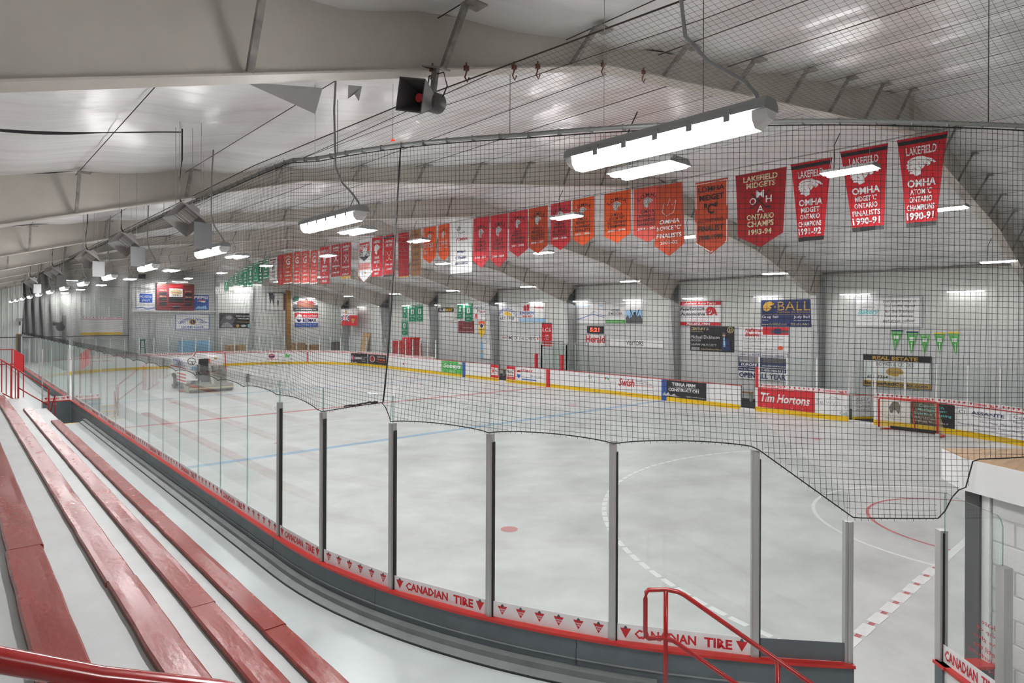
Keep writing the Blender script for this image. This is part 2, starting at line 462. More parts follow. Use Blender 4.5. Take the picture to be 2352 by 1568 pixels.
for x_ in PUR[3:]:
    obj('wire', MB().tube([(x_, YN + 0.1, RZ(x_) - 0.012), (x_, 26, RZ(x_) - 0.02), (x_, YF - 0.1, RZ(x_) - 0.012)], 0.006 if x_ < 8 else 0.0035, 4), 'net_cord_brown', ce)
# torn seam (the dark inside it a painted black sliver) and loose flaps
tear = MB(); tv = []; tf = []
for i in range(25):
    x = 0.1 + 2.05 * i / 24; g = 0.028 * max(0.12, sin(pi * min(1, (i + 1) / 16.0))) if i < 17 else 0.008
    zz = RZ(x) - 0.10 - 0.03 * sin(x * 2)
    tv += [(x, 8.3 + 0.12 * x, zz), (x, 8.3 + 0.12 * x + g, zz - 0.008 - g * .8)]
    if i: tf.append((2 * i - 2, 2 * i - 1, 2 * i + 1, 2 * i))
obj('torn_seam_dark', tear.add(tv, tf), 'ink_black', ce)
mat('flap', (0.42, 0.42, 0.42), 0.3, metal=0.2)
obj('loose_flap', MB().add([(1.55, 4.55, 5.66), (2.15, 4.6, 5.78), (2.16, 4.75, 5.62), (1.9, 4.7, 5.66), (1.55, 4.56, 5.665), (2.15, 4.61, 5.785), (2.16, 4.76, 5.625), (1.9, 4.71, 5.665)], [(0, 1, 2, 3), (7, 6, 5, 4)]), 'flap', ce)
obj('loose_flap', MB().add([(2.34, 4.55, 5.84), (2.46, 4.55, 5.86), (2.47, 4.62, 5.76), (2.42, 4.6, 5.80), (2.39, 4.65, 5.77)], [(0, 1, 2, 3, 4)]), 'flap', ce)

# ---- steel frames
BOT = [(-4.6, 3.87), (5.2, 6.71), (RIDGE, 8.08), (23.4, 6.76), (28.85, 5.17)]
def zb(x):
    for (a, za), (b, zz) in zip(BOT, BOT[1:]):
        if x <= b: return za + (zz - za) * (x - a) / (b - a)
    return BOT[-1][1]
XS = sorted(set([-4.6, 5.2, RIDGE, 23.4, 28.85] + [-4.6 + 33.45 * i / 30 for i in range(31)]))
web = MB()
tops = [(x, RZ(x) + 0.02) for x in XS] + [(29.8, RZ(29.8) + 0.02)]
bots = [(x, zb(x)) for x in XS] + [(29.8, 4.9)]
for i in range(len(tops) - 1):
    (xa, ta), (xb, tb) = tops[i], tops[i + 1]; ba, bb = bots[i][1], bots[i + 1][1]
    web.hexa([(xa, -0.008, ba), (xb, -0.008, bb), (xb, 0.008, bb), (xa, 0.008, ba)], [(xa, -0.008, ta), (xb, -0.008, tb), (xb, 0.008, tb), (xa, 0.008, ta)])
web_me = web.mesh('rafter_web', 'frame_paint')
flg = MB()
for (xa, za), (xb, zz) in zip(BOT, BOT[1:]):
    flg.hexa([(xa, -0.11, za - 0.016), (xb, -0.11, zz - 0.016), (xb, 0.11, zz - 0.016), (xa, 0.11, za - 0.016)], [(xa, -0.11, za), (xb, -0.11, zz), (xb, 0.11, zz), (xa, 0.11, za)])
flg_me = flg.mesh('bottom_flange', 'frame_paint')
def plate(x, z0, z1, x2=None):
    x2 = x if x2 is None else x2
    return MB().hexa([(x - 0.01, -0.1, z0), (x + 0.01, -0.1, z0), (x + 0.01, 0.1, z0), (x - 0.01, 0.1, z0)], [(x2 - 0.01, -0.1, z1), (x2 + 0.01, -0.1, z1), (x2 + 0.01, 0.1, z1), (x2 - 0.01, 0.1, z1)])
st_me = [plate(5.2, 6.71, RZ(5.2)).mesh('stiffener', 'frame_paint'), plate(RIDGE, 8.08, RZ(RIDGE)).mesh('stiffener', 'frame_paint'),
         plate(23.4, 6.76, RZ(23.4)).mesh('stiffener', 'frame_paint'), plate(28.85, 5.17, RZ(29.7), 29.7).mesh('stiffener', 'frame_paint'), plate(28.78, 5.17, RZ(29.55), 29.55).mesh('stiffener', 'frame_paint')]
clm = MB().hexa([(29.38, -0.008, 0), (29.8, -0.008, 0), (29.8, 0.008, 0), (29.38, 0.008, 0)], [(28.87, -0.008, 5.16), (29.8, -0.008, 6.05), (29.8, 0.008, 6.05), (28.87, 0.008, 5.16)])
clm.hexa([(29.36, -0.12, 0), (29.38, -0.12, 0), (29.38, 0.12, 0), (29.36, 0.12, 0)], [(28.85, -0.12, 5.16), (28.87, -0.12, 5.16), (28.87, 0.12, 5.16), (28.85, 0.12, 5.16)])
clm.box(29.79, 29.82, -0.12, 0.12, 0, 6.0)
col_me = clm.mesh('column', 'column_grey')
br_me = []
for i, x in enumerate(PUR):
    if x < -3 or x > 28.6 or abs(x - RIDGE) < 0.5: continue
    b = MB().bar((x, -0.09, zb(x) + 0.01), (x, -0.40, RZ(x) - 0.03), 0.045, 0.045)
    b.box(x - 0.03, x + 0.14, -0.5, -0.36, RZ(x) - 0.045, RZ(x) - 0.03)
    br_me.append(b.mesh('brace', 'brace_steel'))
ordn = ['first', 'second', 'third', 'fourth', 'fifth', 'sixth', 'seventh', 'eighth', 'ninth', 'tenth', 'eleventh', 'twelfth', 'thirteenth', 'fourteenth', 'fifteenth', 'sixteenth']
for k, y in enumerate(FR_Y):
    fr = thing('steel_frame', 'cream painted steel roof frame, %s one back from the camera' % ordn[k], None, (0, y, 0), kind='structure', group='steel roof frames')
    shared(web_me, 'rafter_web', fr); shared(flg_me, 'bottom_flange', fr); shared(col_me, 'column', fr)
    for s_ in st_me: shared(s_, 'stiffener', fr)
    for b in br_me: shared(b, 'brace', fr)
# eave trim along the long wall
tag(obj('trim_1', MB().box(29.7, 29.84, YN, YF, 6.12, 6.2), 'brace_steel'), 'dark eave strut along the top of the long wall', kind='structure')

# ================================================================== RINK BOARDS
LS, LA, LE = 39.44, RC * pi / 2, 6.35
SB = [0, LS, LS + LA, LS + LA + LE, LS + 2 * LA + LE, 2 * LS + 2 * LA + LE, 2 * LS + 3 * LA + LE, 2 * LS + 3 * LA + 2 * LE, 2 * LS + 4 * LA + 2 * LE]
def path(s, off=0.0):
    """point on the board line at arc length s, pushed outwards by off"""
    if s < SB[1]: return (X0 - off, 47.5 - s)
    if s < SB[2]: a = (s - SB[1]) / RC; return (11.9 - (RC + off) * cos(a), 8.06 - (RC + off) * sin(a))
    if s < SB[3]: return (11.9 + (s - SB[2]), YB0 - off)
    if s < SB[4]: a = (s - SB[3]) / RC; return (18.25 + (RC + off) * sin(a), 8.06 - (RC + off) * cos(a))
    if s < SB[5]: return (X1 + off, 8.06 + (s - SB[4]))
    if s < SB[6]: a = (s - SB[5]) / RC; return (18.25 + (RC + off) * cos(a), 47.5 + (RC + off) * sin(a))
    if s < SB[7]: return (18.25 - (s - SB[6]), YB1 + off)
    a = (s - SB[7]) / RC; return (11.9 - (RC + off) * sin(a), 47.5 + (RC + off) * cos(a))
def s_near(y): return 47.5 - y
def s_arc(deg): return SB[1] + RC * radians(deg)
def s_far(y): return SB[4] + (y - 8.06)
def s_rarc(y): return SB[4] - RC * math.asin((8.06 - y) / RC)
def sweep(poly, sa, sb, step=0.35, mb=None, m=None):
    """closed profile [(off,z)] swept along the board line"""
    mb = mb or MB()
    straight = any(SB[i] - 1e-6 <= sa and sb <= SB[i + 1] + 1e-6 for i in (0, 2, 4, 6))
    n = 1 if straight else max(1, int((sb - sa) / step)); k = len(poly); v = []; f = []
    for i in range(n + 1):
        s = sa + (sb - sa) * i / n
        for o_, z in poly:
            p = path(min(s, SB[8] - 1e-4), o_); v.append((p[0], p[1], z))
        if i:
            for j in range(k): f.append(((i - 1) * k + j, (i - 1) * k + (j + 1) % k, i * k + (j + 1) % k, i * k + j))
    f += [tuple(range(k - 1, -1, -1)), tuple(n * k + j for j in range(k))]
    return mb.add(v, f, m)
RB = thing('rink_boards', 'white hockey boards with yellow kick plate, red cap rail and tall glass', None, kind='structure')
GAP = [(s_near(28.3), s_near(27.3)), (s_arc(44.44), s_arc(49.3)), (s_far(8.82), s_far(9.71)), (s_far(13.63), s_far(14.31)), (s_far(30.38), s_far(31.08))]
s = 0.0
cuts = []
for a, b in GAP + [(SB[8], SB[8])]:
    n = max(1, round((a - s) / 2.44))
    cuts += [(s + (a - s) * i / n, s + (a - s) * (i + 1) / n) for i in range(n)]; s = b
NEAR_END = s_near(28.3)
for a, b in cuts:
    g = 0.003
    mb = MB(); sweep([(0.0, 0.0), (0.012, 0.0), (0.012, 1.05), (0.0, 1.05)], a + g, b - g, mb=mb, m='board_white')
    sweep([(0.012, 0.0), (0.10, 0.0), (0.10, 1.05), (0.012, 1.05)], a + g, b - g, mb=mb, m='board_grey')
    if b < SB[2]: sweep([(0.10, 0.86), (0.112, 0.86), (0.112, 0.87), (0.10, 0.87)], a + g, b - g, mb=mb, m='lamp_grey')
    obj('board_panel', mb, None, RB)
    obj('kick_plate', sweep([(-0.012, 0.0), (-0.001, 0.0), (-0.001, 0.2), (-0.012, 0.2)], a + g, b - g), 'board_yellow', RB)
s = 0.0
for a, b in GAP + [(SB[8], SB[8])]:
    for p, q in zip([s] + [x for x in SB if s < x < a], [x for x in SB if s < x < a] + [a]):
        obj('cap_rail', sweep([(-0.012, 1.052), (0.125, 1.052), (0.125, 1.078), (-0.012, 1.078)], p, q), 'cap_red', RB)
    s = b
# base ledge on the bleacher side of the near boards
LEDGE = [(s_near(24.0), SB[1]), (SB[1], s_arc(33.5))]
for p, q in LEDGE:
    obj('base_ledge', sweep([(0.101, 0.70), (0.27, 0.70), (0.27, 0.715), (0.19, 0.745), (0.19, 0.80), (0.101, 0.80)], p, q), 'ledge_grey', RB)
    obj('base_gasket', sweep([(0.272, 0.70), (0.285, 0.70), (0.285, 0.712), (0.272, 0.712)], p, q), 'rubber', RB)

# printed strip along the foot of the glass: white film, red triangles and words
def tri(mb, x, y, w_, h, z, txt=False):
    mb.add([(x - w_ / 2, y + h, z), (x, y, z), (x + w_ / 2, y + h, z)], [(0, 1, 2)], 'ink_red')
    mb.add([(x - w_ * .17, y + h * 1.0, z + .001), (x, y + h * .9, z + .001), (x + w_ * .17, y + h * 1.0, z + .001), (x + w_ * .1, y + h * 1.17, z + .001), (x, y + h * 1.27, z + .001), (x - w_ * .1, y + h * 1.17, z + .001)], [(0, 1, 2, 3, 4, 5)], 'ink_dgrey')
    if txt:
        for yy, ww, t in ((0.58, 0.62, 'CANADIAN'), (0.34, 0.34, 'TIRE')):
            v, f = text_geo(t, 0, 0.02, 1)
            mb.add([(x + (a - .5) * w_ * ww, y + h * (yy + b * .17), z + .002) for a, b in v], f, 'ink_white')
_pm = {}
def print_mesh(L, kind, fine=True):
    key = (round(L, 2), kind, fine)
    if key in _pm: return _pm[key]
    mb = MB(); h = 0.15; z = 0.004
    if kind == 0:
        tri(mb, 0.075, 0.025, 0.10, 0.09, z); tri(mb, L - 0.075, 0.025, 0.10, 0.09, z)
        for t, a, b in (('CANADIAN', 0.155, 0.155 + (L - .31) * .64), ('TIRE', 0.155 + (L - .31) * .72, L - 0.155)):
            v, f = text_geo(t, 0, 0.034, 1)
            mb.add([(a + p * (b - a), 0.03 + q * 0.085, z) for p, q in v], f, 'ink_red')
    else:
        n = 6
        for i in range(n): tri(mb, L * (i + 0.5) / n, 0.03, 0.10, 0.085, z, fine)
    _pm[key] = (MB().box(0, L, 0, h, -0.001, 0.002).mesh('print_strip', 'ink_white'), mb.mesh('print'))
    return _pm[key]
def put_print(pl_, pr_, kind, z=1.082, fine=True):
    """strip from pl_ to pr_ (left and right as the viewer sees them)"""
    L = sqrt((pr_[0] - pl_[0]) ** 2 + (pr_[1] - pl_[1]) ** 2)
    a, b = print_mesh(L, kind, fine)
    o = shared(a, 'print_strip', RB); o.matrix_local = face_mtx(pl_[0], pl_[1], z, atan2(pr_[1] - pl_[1], pr_[0] - pl_[0]))
    shared(b, 'print', o)
def pane(pa, pb, z0, z1, z2=None, t=0.012, gap=0.006, parent=RB):
    """flat pane between two plan points; z2 = height at the second one"""
    z2 = z1 if z2 is None else z2
    a = Vector(pa); b = Vector(pb); u = (b - a).normalized(); n = Vector((-u.y, u.x)) * t / 2
    a = a + u * gap; b = b - u * gap
    mb = MB(); bt = [a - n, b - n, b + n, a + n]
    v = [(p.x, p.y, z0) for p in bt] + [(p.x, p.y, zz) for p, zz in zip(bt, (z1, z2, z2, z1))]
    mb.add(v, [(0, 1, 5, 4), (2, 3, 7, 6)], 'rink_glass')
    mb.add(v, [(4, 5, 6, 7), (1, 2, 6, 5), (3, 0, 4, 7)], 'glass_edge')
    return obj('glass_pane', mb, None, parent)
GT = 3.17
post_me = MB().box(-0.032, 0.032, -0.03, 0.03, 0, 1.80, 'aluminium').box(-0.02, 0.02, -0.036, -0.03, 0, 1.80, 'aluminium').mesh('post')
gask_me = MB().box(0.033, 0.046, -0.02, 0.02, 0.0, 1.72).mesh('gasket', 'rubber')
short_me = MB().box(-0.034, 0.034, -0.03, 0.03, 0, 1.21, 'aluminium').box(-0.012, 0.012, -0.042, -0.03, 0, 1.21, 'aluminium').mesh('post')
arcs = [5.75, 14.19, 22.56, 30.79, 39.03, 44.2]
def arcp(deg, off=0.05): return path(s_arc(deg), off)
def post(p, ang, me_, g=True):
    o = shared(me_, 'post', RB, (p[0], p[1], 1.075), ang)
    if g: shared(gask_me, 'gasket', o)
    return o
post((X0 - 0.05, 8.43), -pi / 2, post_me)
pts = [(X0 - 0.05, 8.43)] + [arcp(a) for a in arcs]
for i, a in enumerate(arcs): post(pts[i + 1], -pi / 2 + radians(a), short_me if i == 5 else post_me, i != 5)
for i in range(6):
    pane(pts[i], pts[i + 1], 1.08, GT, 2.52 if i == 5 else None)
    if i < 5:
        q0, q1 = Vector(pts[i]), Vector(pts[i + 1]); u = (q1 - q0).normalized(); nn = Vector((u.y, -u.x)) * 0.012
        put_print(q0 + u * 0.045 + nn, q1 - u * 0.03 + nn, i % 2)
    else:
        q0, q1 = Vector(pts[i]), Vector(pts[i + 1]); u = (q1 - q0).normalized(); nn = Vector((u.y, -u.x)) * 0.012
        o = obj('dark_film', MB().box(0.04, (q1 - q0).length - 0.03, 0, 0.16, 0, 0.003), 'board_grey', RB); o.matrix_local = face_mtx(q0.x + nn.x, q0.y + nn.y, 1.082, atan2(u.y, u.x))
# straight near side: butt jointed panes
y = 8.43; k = 1
while y + 1.235 < 27.3:
    pane((X0 - 0.05, y + 1.235), (X0 - 0.05, y), 1.08, GT)
    put_print((X0 - 0.062, y + 1.225), (X0 - 0.062, y + 0.012), k % 2, fine=y < 14)
    y += 1.235; k += 1
post((X0 - 0.05, 27.25), -pi / 2, post_me, False); post((X0 - 0.05, 28.36), -pi / 2, post_me, False)
pane((X0 - 0.05, 27.2), (X0 - 0.05, y), 1.08, GT)
y = 28.42
while y < 47.0:
    pane((X0 - 0.05, y + 1.235), (X0 - 0.05, y), 1.08, GT); k += 1
    put_print((X0 - 0.062, y + 1.225), (X0 - 0.062, y + 0.012), k % 2, fine=False)
    y += 1.235
    if k % 4 == 0: post((X0 - 0.05, y), -pi / 2, post_me, False)
# small brackets on the glass tops
clip_me = MB().box(-0.012, 0.012, -0.05, 0.05, -0.10, 0.03).mesh('glass_clip', 'steel')
y = 9.66
while y < 27:
    shared(clip_me, 'glass_clip', RB, (X0 - 0.05, y, GT - 0.02)); y += 1.235
# far boards: shorter glass on white posts
wpost = MB().box(-0.03, 0.03, -0.03, 0.03, 0, 1.40).mesh('post', 'white_post')
def glass_run(slist, zt=2.45, printed=True, first=0):
    for i, sv in enumerate(slist):
        p = path(sv, 0.05); shared(wpost, 'post', RB, (p[0], p[1], 1.075), 0)
        if i < len(slist) - 1:
            q = path(slist[i + 1], 0.05); pane(p, q, 1.08, zt, gap=0.03)
            if printed:
                a, b = Vector(path(sv, 0.035)), Vector(path(slist[i + 1], 0.035)); u = (b - a).normalized()
                put_print(b - u * 0.03, a + u * 0.03, (i + first) % 2, fine=False)
def lin(a, b, n): return [a + (b - a) * i / n for i in range(n + 1)]
glass_run(lin(s_far(9.74), s_far(13.46), 3))
glass_run(lin(s_arc(62), s_far(8.78), 24))
glass_run(lin(s_far(38.3), SB[8] - 7.5, 34))
# red padded posts at the bench ends
for y_ in (27.71, 25.55, 13.55):
    obj('padded_post', MB().box(X1 + 0.02, X1 + 0.16, y_ - 0.08, y_ + 0.08, 1.08, 1.95), 'ink_red', RB)
# painted stripes where the lines climb the boards
for y_, m_ in ((26.58, 'ink_red'), (18.4, 'ink_blue'), (34.81, 'ink_blue')):
    obj('board_stripe', MB().box(X1 - 0.02, X1 - 0.002, y_ - 0.15, y_ + 0.15, 0.0, 1.045), m_, RB)
# thresholds of the bench doors
for y0, y1 in ((8.82, 9.71), (13.63, 14.31), (30.38, 31.08)):
    obj('threshold', MB().box(X1 - 0.02, X1 + 0.1, y0, y1, 0, 0.08), 'board_white', RB)
# bench floor behind the far boards
bf = tag(obj('bench_floor', MB().box(X1 + 0.13, XR, 1.0, 47.0, 0.0, 0.12), 'rubber'), 'dark rubber floor of the players benches', kind='structure')

# open gate in the near side boards, swung back towards the bleachers
gt = thing('rink_gate', 'dark grey boards gate with glass, swung open beside the passage stairs', 'gate', (X0 - 0.1, 27.35, 0))
obj('gate_panel', MB().box(-0.80, 0, -0.04, 0.05, 0.02, 1.05), 'board_grey', gt)
obj('cap_rail', MB().box(-0.80, 0, -0.05, 0.06, 1.05, 1.075), 'cap_red', gt)
pane((-0.80, 0.0), (0.0, 0.0), 1.08, GT, parent=gt)
o = shared(print_mesh(0.78, 0)[0], 'print_strip', gt); o.matrix_local = face_mtx(-0.79, -0.012, 1.082, 'end'); shared(print_mesh(0.78, 0)[1], 'print', o)
obj('post', MB().box(-0.84, -0.80, -0.03, 0.03, 0.02, 2.9), 'aluminium', gt)
obj('latch', MB().box(-0.52, -0.42, -0.06, -0.04, 0.95, 0.98), 'steel', gt)
obj('latch', MB().box(-0.62, -0.55, -0.07, -0.04, 0.62, 0.70), 'steel', gt)

# ================================================================== BLEACHERS AND WALKWAY
wk = MB()
wk.box(2.36, X0 - 0.1, 8.06, 24.0, 0.0, 0.70)
cor = [(2.36, 8.06)] + [path(s_arc(a), 0.1) for a in range(0, 41, 2)] + [(4.35, 1.9), (3.3, 1.2), (2.36, 1.2)]
cor = [cor[0]] + cor[-1:0:-1]
wk.add([(x, y, 0.70) for x, y in cor] + [(x, y, 0.0) for x, y in cor], [tuple(range(len(cor)))] + [((i + 1) % len(cor), i, len(cor) + i, len(cor) + (i + 1) % len(cor)) for i in range(len(cor))])
wko = tag(obj('walkway', wk, 'walk_floor'), 'glossy pale grey painted walkway between the front bench and the boards', kind='structure')
obj('edge_stripe', MB().box(2.40, X0 - 0.3, 23.93, 24.005, 0.66, 0.705), 'yellow_paint', wko)
wk2 = tag(obj('walkway_beyond', MB().box(1.2, X0 - 0.1, 28.3, YF - 0.2, 0, 0.70), 'walk_floor'), 'pale grey walkway beyond the passage stairs', kind='structure')
obj('gutter', MB().box(X0 - 0.4, X0 - 0.3, 28.3, 56, 0.7, 0.705), 'column_grey', wk2)
ps = thing('passage_steps', 'grey concrete steps with yellow nosings up to the far walkway', None, (1.2, 27.1, 0), kind='structure')
for i in range(4):
    st = obj('step', MB().box(0, 1.24, 0.3 * i, 1.2, 0.175 * i, 0.175 * (i + 1)), 'step_paint', ps)
    obj('nosing', MB().box(0, 1.24, 0.3 * i - 0.004, 0.3 * i + 0.05, 0.175 * (i + 1) - 0.03, 0.175 * (i + 1) + 0.003), 'yellow_paint', ps)
BZ = [1.17, 1.56, 1.95, 2.34]
BX = [(2.141, 2.352), (1.53, 1.737), (0.927, 1.134), (0.316, 0.531)]
bl = thing('bleacher_steps', 'stepped grey painted concrete terraces of the bleachers', None, kind='structure')
edges = [2.36, 1.745, 1.142, 0.539, -0.066, -0.67]
for i in range(5):
    z = 1.12 + 0.39 * i
    obj('step', MB().box(-5.0, edges[i], -6.5, 24.9 if i < 3 else 24.9, (z - 0.39) if i else 0.0, z), 'step_paint', bl)
obj('nosing', MB().box(1.142, 1.20, 21.55, 22.1, 1.47, 1.515), 'yellow_paint', bl)
names = ['lowest', 'second lowest', 'third lowest', 'highest visible']
for i in range(4):
    (xa, xb), z = BX[i], BZ[i]
    b = thing('bench', 'long glossy red painted plank bench, %s row of the bleachers' % names[i], 'bench', ((xa + xb) / 2, -4.0, z - 0.05), group='red bleacher benches')
    w_ = xb - xa; y = 0.0; j = 0
    while y < 25.4:
        L = min(4.88, 25.5 - y); mb = MB(); n = int(L / 0.12) + 1; v = []; f = []
        dx = random.uniform(-0.006, 0.006); dz = random.uniform(-0.003, 0.003)
        for q in range(n + 1):
            yy = y + 0.001 + (L - 0.002) * q / n
            wl = -w_ / 2 + dx + 0.005 * mnoise.noise(Vector((yy * 2.3, i * 5.0, 0))); wr = w_ / 2 + dx + 0.005 * mnoise.noise(Vector((yy * 2.1, i * 5.0, 9)))
            sg = 0.006 * mnoise.noise(Vector((yy * 0.8, i * 3.0, 4)))
            v += [(wl, yy, 0.0), (wl, yy, 0.035 + dz), (wl + 0.012, yy, 0.05 + dz + sg * .4), (wl + 0.05, yy, 0.049 + dz + sg), (wr - 0.05, yy, 0.049 + dz - sg), (wr - 0.012, yy, 0.05 + dz), (wr, yy, 0.038 + dz), (wr, yy, 0.0)]
            if q:
                for s_ in range(7): f.append(((q - 1) * 8 + s_, (q - 1) * 8 + s_ + 1, q * 8 + s_ + 1, q * 8 + s_))
        f += [tuple(range(8)), tuple(n * 8 + 7 - s_ for s_ in range(8))]
        mb.add(v, f, 'bench_red'); mb.mi('bench_edge')
        for q, ff in enumerate(mb.f):
            if len(ff) == 4 and q % 7 in (0,): mb.m[q] = 1
        pk = obj('plank', mb, None, b, smooth=False); y += L; j += 1

# ---- railings
def rail_tube(mb, pts, r=0.021, n=10): mb.tube(pts, r, n)
hr = thing('handrail', 'thick glossy red pipe handrail crossing the lowest corner of the view', 'railing', (0.14, 1.45, 2.29))
rl = MB(); rail_tube(rl, [(-0.95, 0, 1.62), (-0.5, 0, 1.39), (-0.14, 0, 1.14), (0.08, 0, 1.01), (0.30, 0, 0.90), (0.46, 0, 0.80)], 0.0215, 14); obj('top_rail', rl, 'rail_red', hr, smooth=True)
p_ = MB(); rail_tube(p_, [(0.012, 0, 0.05), (0.012, 0, 1.03)], 0.013, 10); obj('post', p_, 'rail_red', hr, smooth=True)
p_ = MB(); rail_tube(p_, [(-0.7, 0, 0.4), (-0.7, 0, 1.49)], 0.016, 10); obj('post', p_, 'rail_red', hr, smooth=True)
sr = thing('stair_handrail', 'red pipe handrail with a squared loop end, descending past the corner glass', 'railing', (4.25, 2.9, 0.70))
a_ = Vector((0, 0, 0)); d_ = Vector((0.44, -0.93, 0)).normalized()
back = Vector((-0.13, 0.10, 0))
mb = MB(); rail_tube(mb, [d_ * 1.7 + Vector((0, 0, 0.35)), d_ * 1.02 + Vector((0, 0, 0.67)), d_ * 0.14 + Vector((0, 0, 1.15)), d_ * 0.09 + Vector((0, 0, 1.165)), a_ + Vector((0, 0, 1.168)), back * 0.85 + Vector((0, 0, 1.168)), back * 0.97 + Vector((0, 0, 1.15)), back + Vector((0, 0, 1.10)), back + Vector((0, 0, 0.84)), back * 0.97 + Vector((0, 0, 0.80)), back * 0.85 + Vector((0, 0, 0.785)), a_ + Vector((0, 0, 0.785)), d_ * 0.07 + Vector((0, 0, 0.77)), d_ * 1.7 + Vector((0, 0, -0.05))], 0.018, 10)
obj('top_rail', mb, 'rail_red', sr, smooth=True)
mb = MB(); rail_tube(mb, [(0, 0, 0.0), (0, 0, 1.165)], 0.018); obj('post', mb, 'rail_red', sr, smooth=True)
mb = MB(); pp = d_ * 0.82; rail_tube(mb, [(pp.x, pp.y, -0.69), (pp.x, pp.y, 0.78)], 0.018); obj('post', mb, 'rail_red', sr, smooth=True)
ar = thing('aisle_railing', 'red steel stair railing with balusters at the end of the benches', 'railing', (1.64, 24.7, 1.12))
for nm, pts_, r_ in (('top_rail', [(-0.9, 0, 1.95), (-0.44, 0, 1.62), (0, 0, 1.26), (0.74, 0, 0.64)], 0.022), ('lower_rail', [(0, 0, 0.72), (0.74, 0, 0.12)], 0.018), ('bottom_rail', [(-0.9, 0, 0.95), (0, 0, 0.3)], 0.018)):
    mb = MB(); rail_tube(mb, pts_, r_, 8); obj(nm, mb, 'rail_red', ar, smooth=True)
for x, z0, z1 in ((0, 0.0, 1.26), (0.76, -0.42, 0.64)):
    mb = MB().box(x - 0.025, x + 0.025, -0.025, 0.025, z0, z1); obj('post', mb, 'rail_red', ar)
mb = MB(); rail_tube(mb, [(0.76, 0.0, -0.35), (0.90, -0.25, 0.45), (0.90, -0.25, -0.42)], 0.018, 8); obj('end_brace', mb, 'rail_red', ar)
for i in range(7):
    x = -0.07 - 0.11 * i; obj('baluster', MB().box(x - 0.014, x + 0.014, -0.012, 0.012, 0.32 - x * 0.72, 1.28 - x * 0.78), 'rail_red', ar)
gp = thing('guard_panel', 'solid red guard panel on a red pipe rail above the far walkway', 'railing', (2.2, 33.0, 0.70))
obj('panel', MB().add([(-0.16, -0.02, 1.28), (0.14, -0.02, 1.02), (0.14, -0.02, 1.75), (-0.16, -0.02, 1.98), (-0.16, 0.02, 1.28), (0.14, 0.02, 1.02), (0.14, 0.02, 1.75), (-0.16, 0.02, 1.98)], [(0, 1, 2, 3), (7, 6, 5, 4), (0, 3, 7, 4), (1, 5, 6, 2), (3, 2, 6, 7), (0, 4, 5, 1)]), 'ink_red', gp)
mb = MB(); rail_tube(mb, [(-1.0, 0, 2.0), (-0.18, 0, 2.0), (0.16, 0, 1.74)], 0.022, 8); obj('top_rail', mb, 'rail_red', gp)
mb = MB(); rail_tube(mb, [(-1.0, 0, 1.4), (-0.18, 0, 1.4), (0.16, 0, 1.10)], 0.02, 8); obj('lower_rail', mb, 'rail_red', gp)
for x in (-0.22, 0.16): obj('post', MB().box(x - 0.02, x + 0.02, -0.02, 0.02, 0, 1.99 if x < 0 else 1.74), 'rail_red', gp)

# ---- corner gate standing open
hx, hy = 6.41, 1.57; ga = atan2(-0.77, -0.64)
cg = thing('corner_gate', 'white rink gate with glass and red cap, standing open beside the block wall', 'gate', (hx, hy, 0), ga)
obj('gate_panel', MB().box(0.03, 0.66, -0.045, 0.045, 0.02, 1.05), 'board_white', cg)
obj('cap_rail', MB().box(0.0, 0.67, -0.06, 0.06, 1.05, 1.078), 'cap_red', cg)
prof = [(0.035, 1.08), (0.645, 1.08), (0.645, 2.44), (0.625, 2.49), (0.59, 2.51), (0.035, 2.53)]
gm = MB(); n = len(prof)
gv = [(x, -0.006, z) for x, z in prof] + [(x, 0.006, z) for x, z in prof]
gm.add(gv, [tuple(range(n)), tuple(range(2 * n - 1, n - 1, -1))], 'rink_glass'); gm.add(gv, [(i, n + i, n + (i + 1) % n, (i + 1) % n) for i in range(n)], 'glass_edge')
obj('glass_pane', gm, None, cg)
obj('post', MB().box(-0.035, 0.03, -0.035, 0.035, 0, 2.20, 'aluminium').box(-0.045, -0.035, -0.02, 0.02, 0, 2.2, 'aluminium'), None, cg)
obj('gasket', MB().box(0.03, 0.037, -0.012, 0.002, 1.08, 2.18), 'rubber', cg)
obj('post', MB().box(0.62, 0.70, -0.035, 0.035, 0.02, 2.14), 'aluminium', cg)
o = obj('print_strip', MB().box(0.04, 0.62, 0, 0.15, -0.001, 0.003), 'ink_white', cg); o.matrix_local = Matrix(((1, 0, 0, 0), (0, 0, -1, -0.009), (0, 1, 0, 1.082), (0, 0, 0, 1)))
pm = MB(); v, f = text_geo('CANADIAN', 0, 0.018, 1); pm.add([(0.06 + a * .36, 0.03 + b * .09, 0.006) for a, b in v], f); v, f = text_geo('TIRE', 0, 0.018, 1); pm.add([(0.46 + a * .14, 0.03 + b * .09, 0.006) for a, b in v], f)
obj('print', pm, 'ink_red', o)
o2 = MB()
for i, t in enumerate(['Please', 'keep off', 'the glass', 'until the', 'resurfacing', 'door is', 'closed.']):
    v, f = text_geo(t, 0, 0.01, 1); ww = 0.028 * len(t)
    o2.add([(0.60 - a * ww, 0.009, 1.60 - 0.07 * i + b * 0.042) for a, b in v], f)
obj('notice_lettering', o2, 'ink_red', cg)

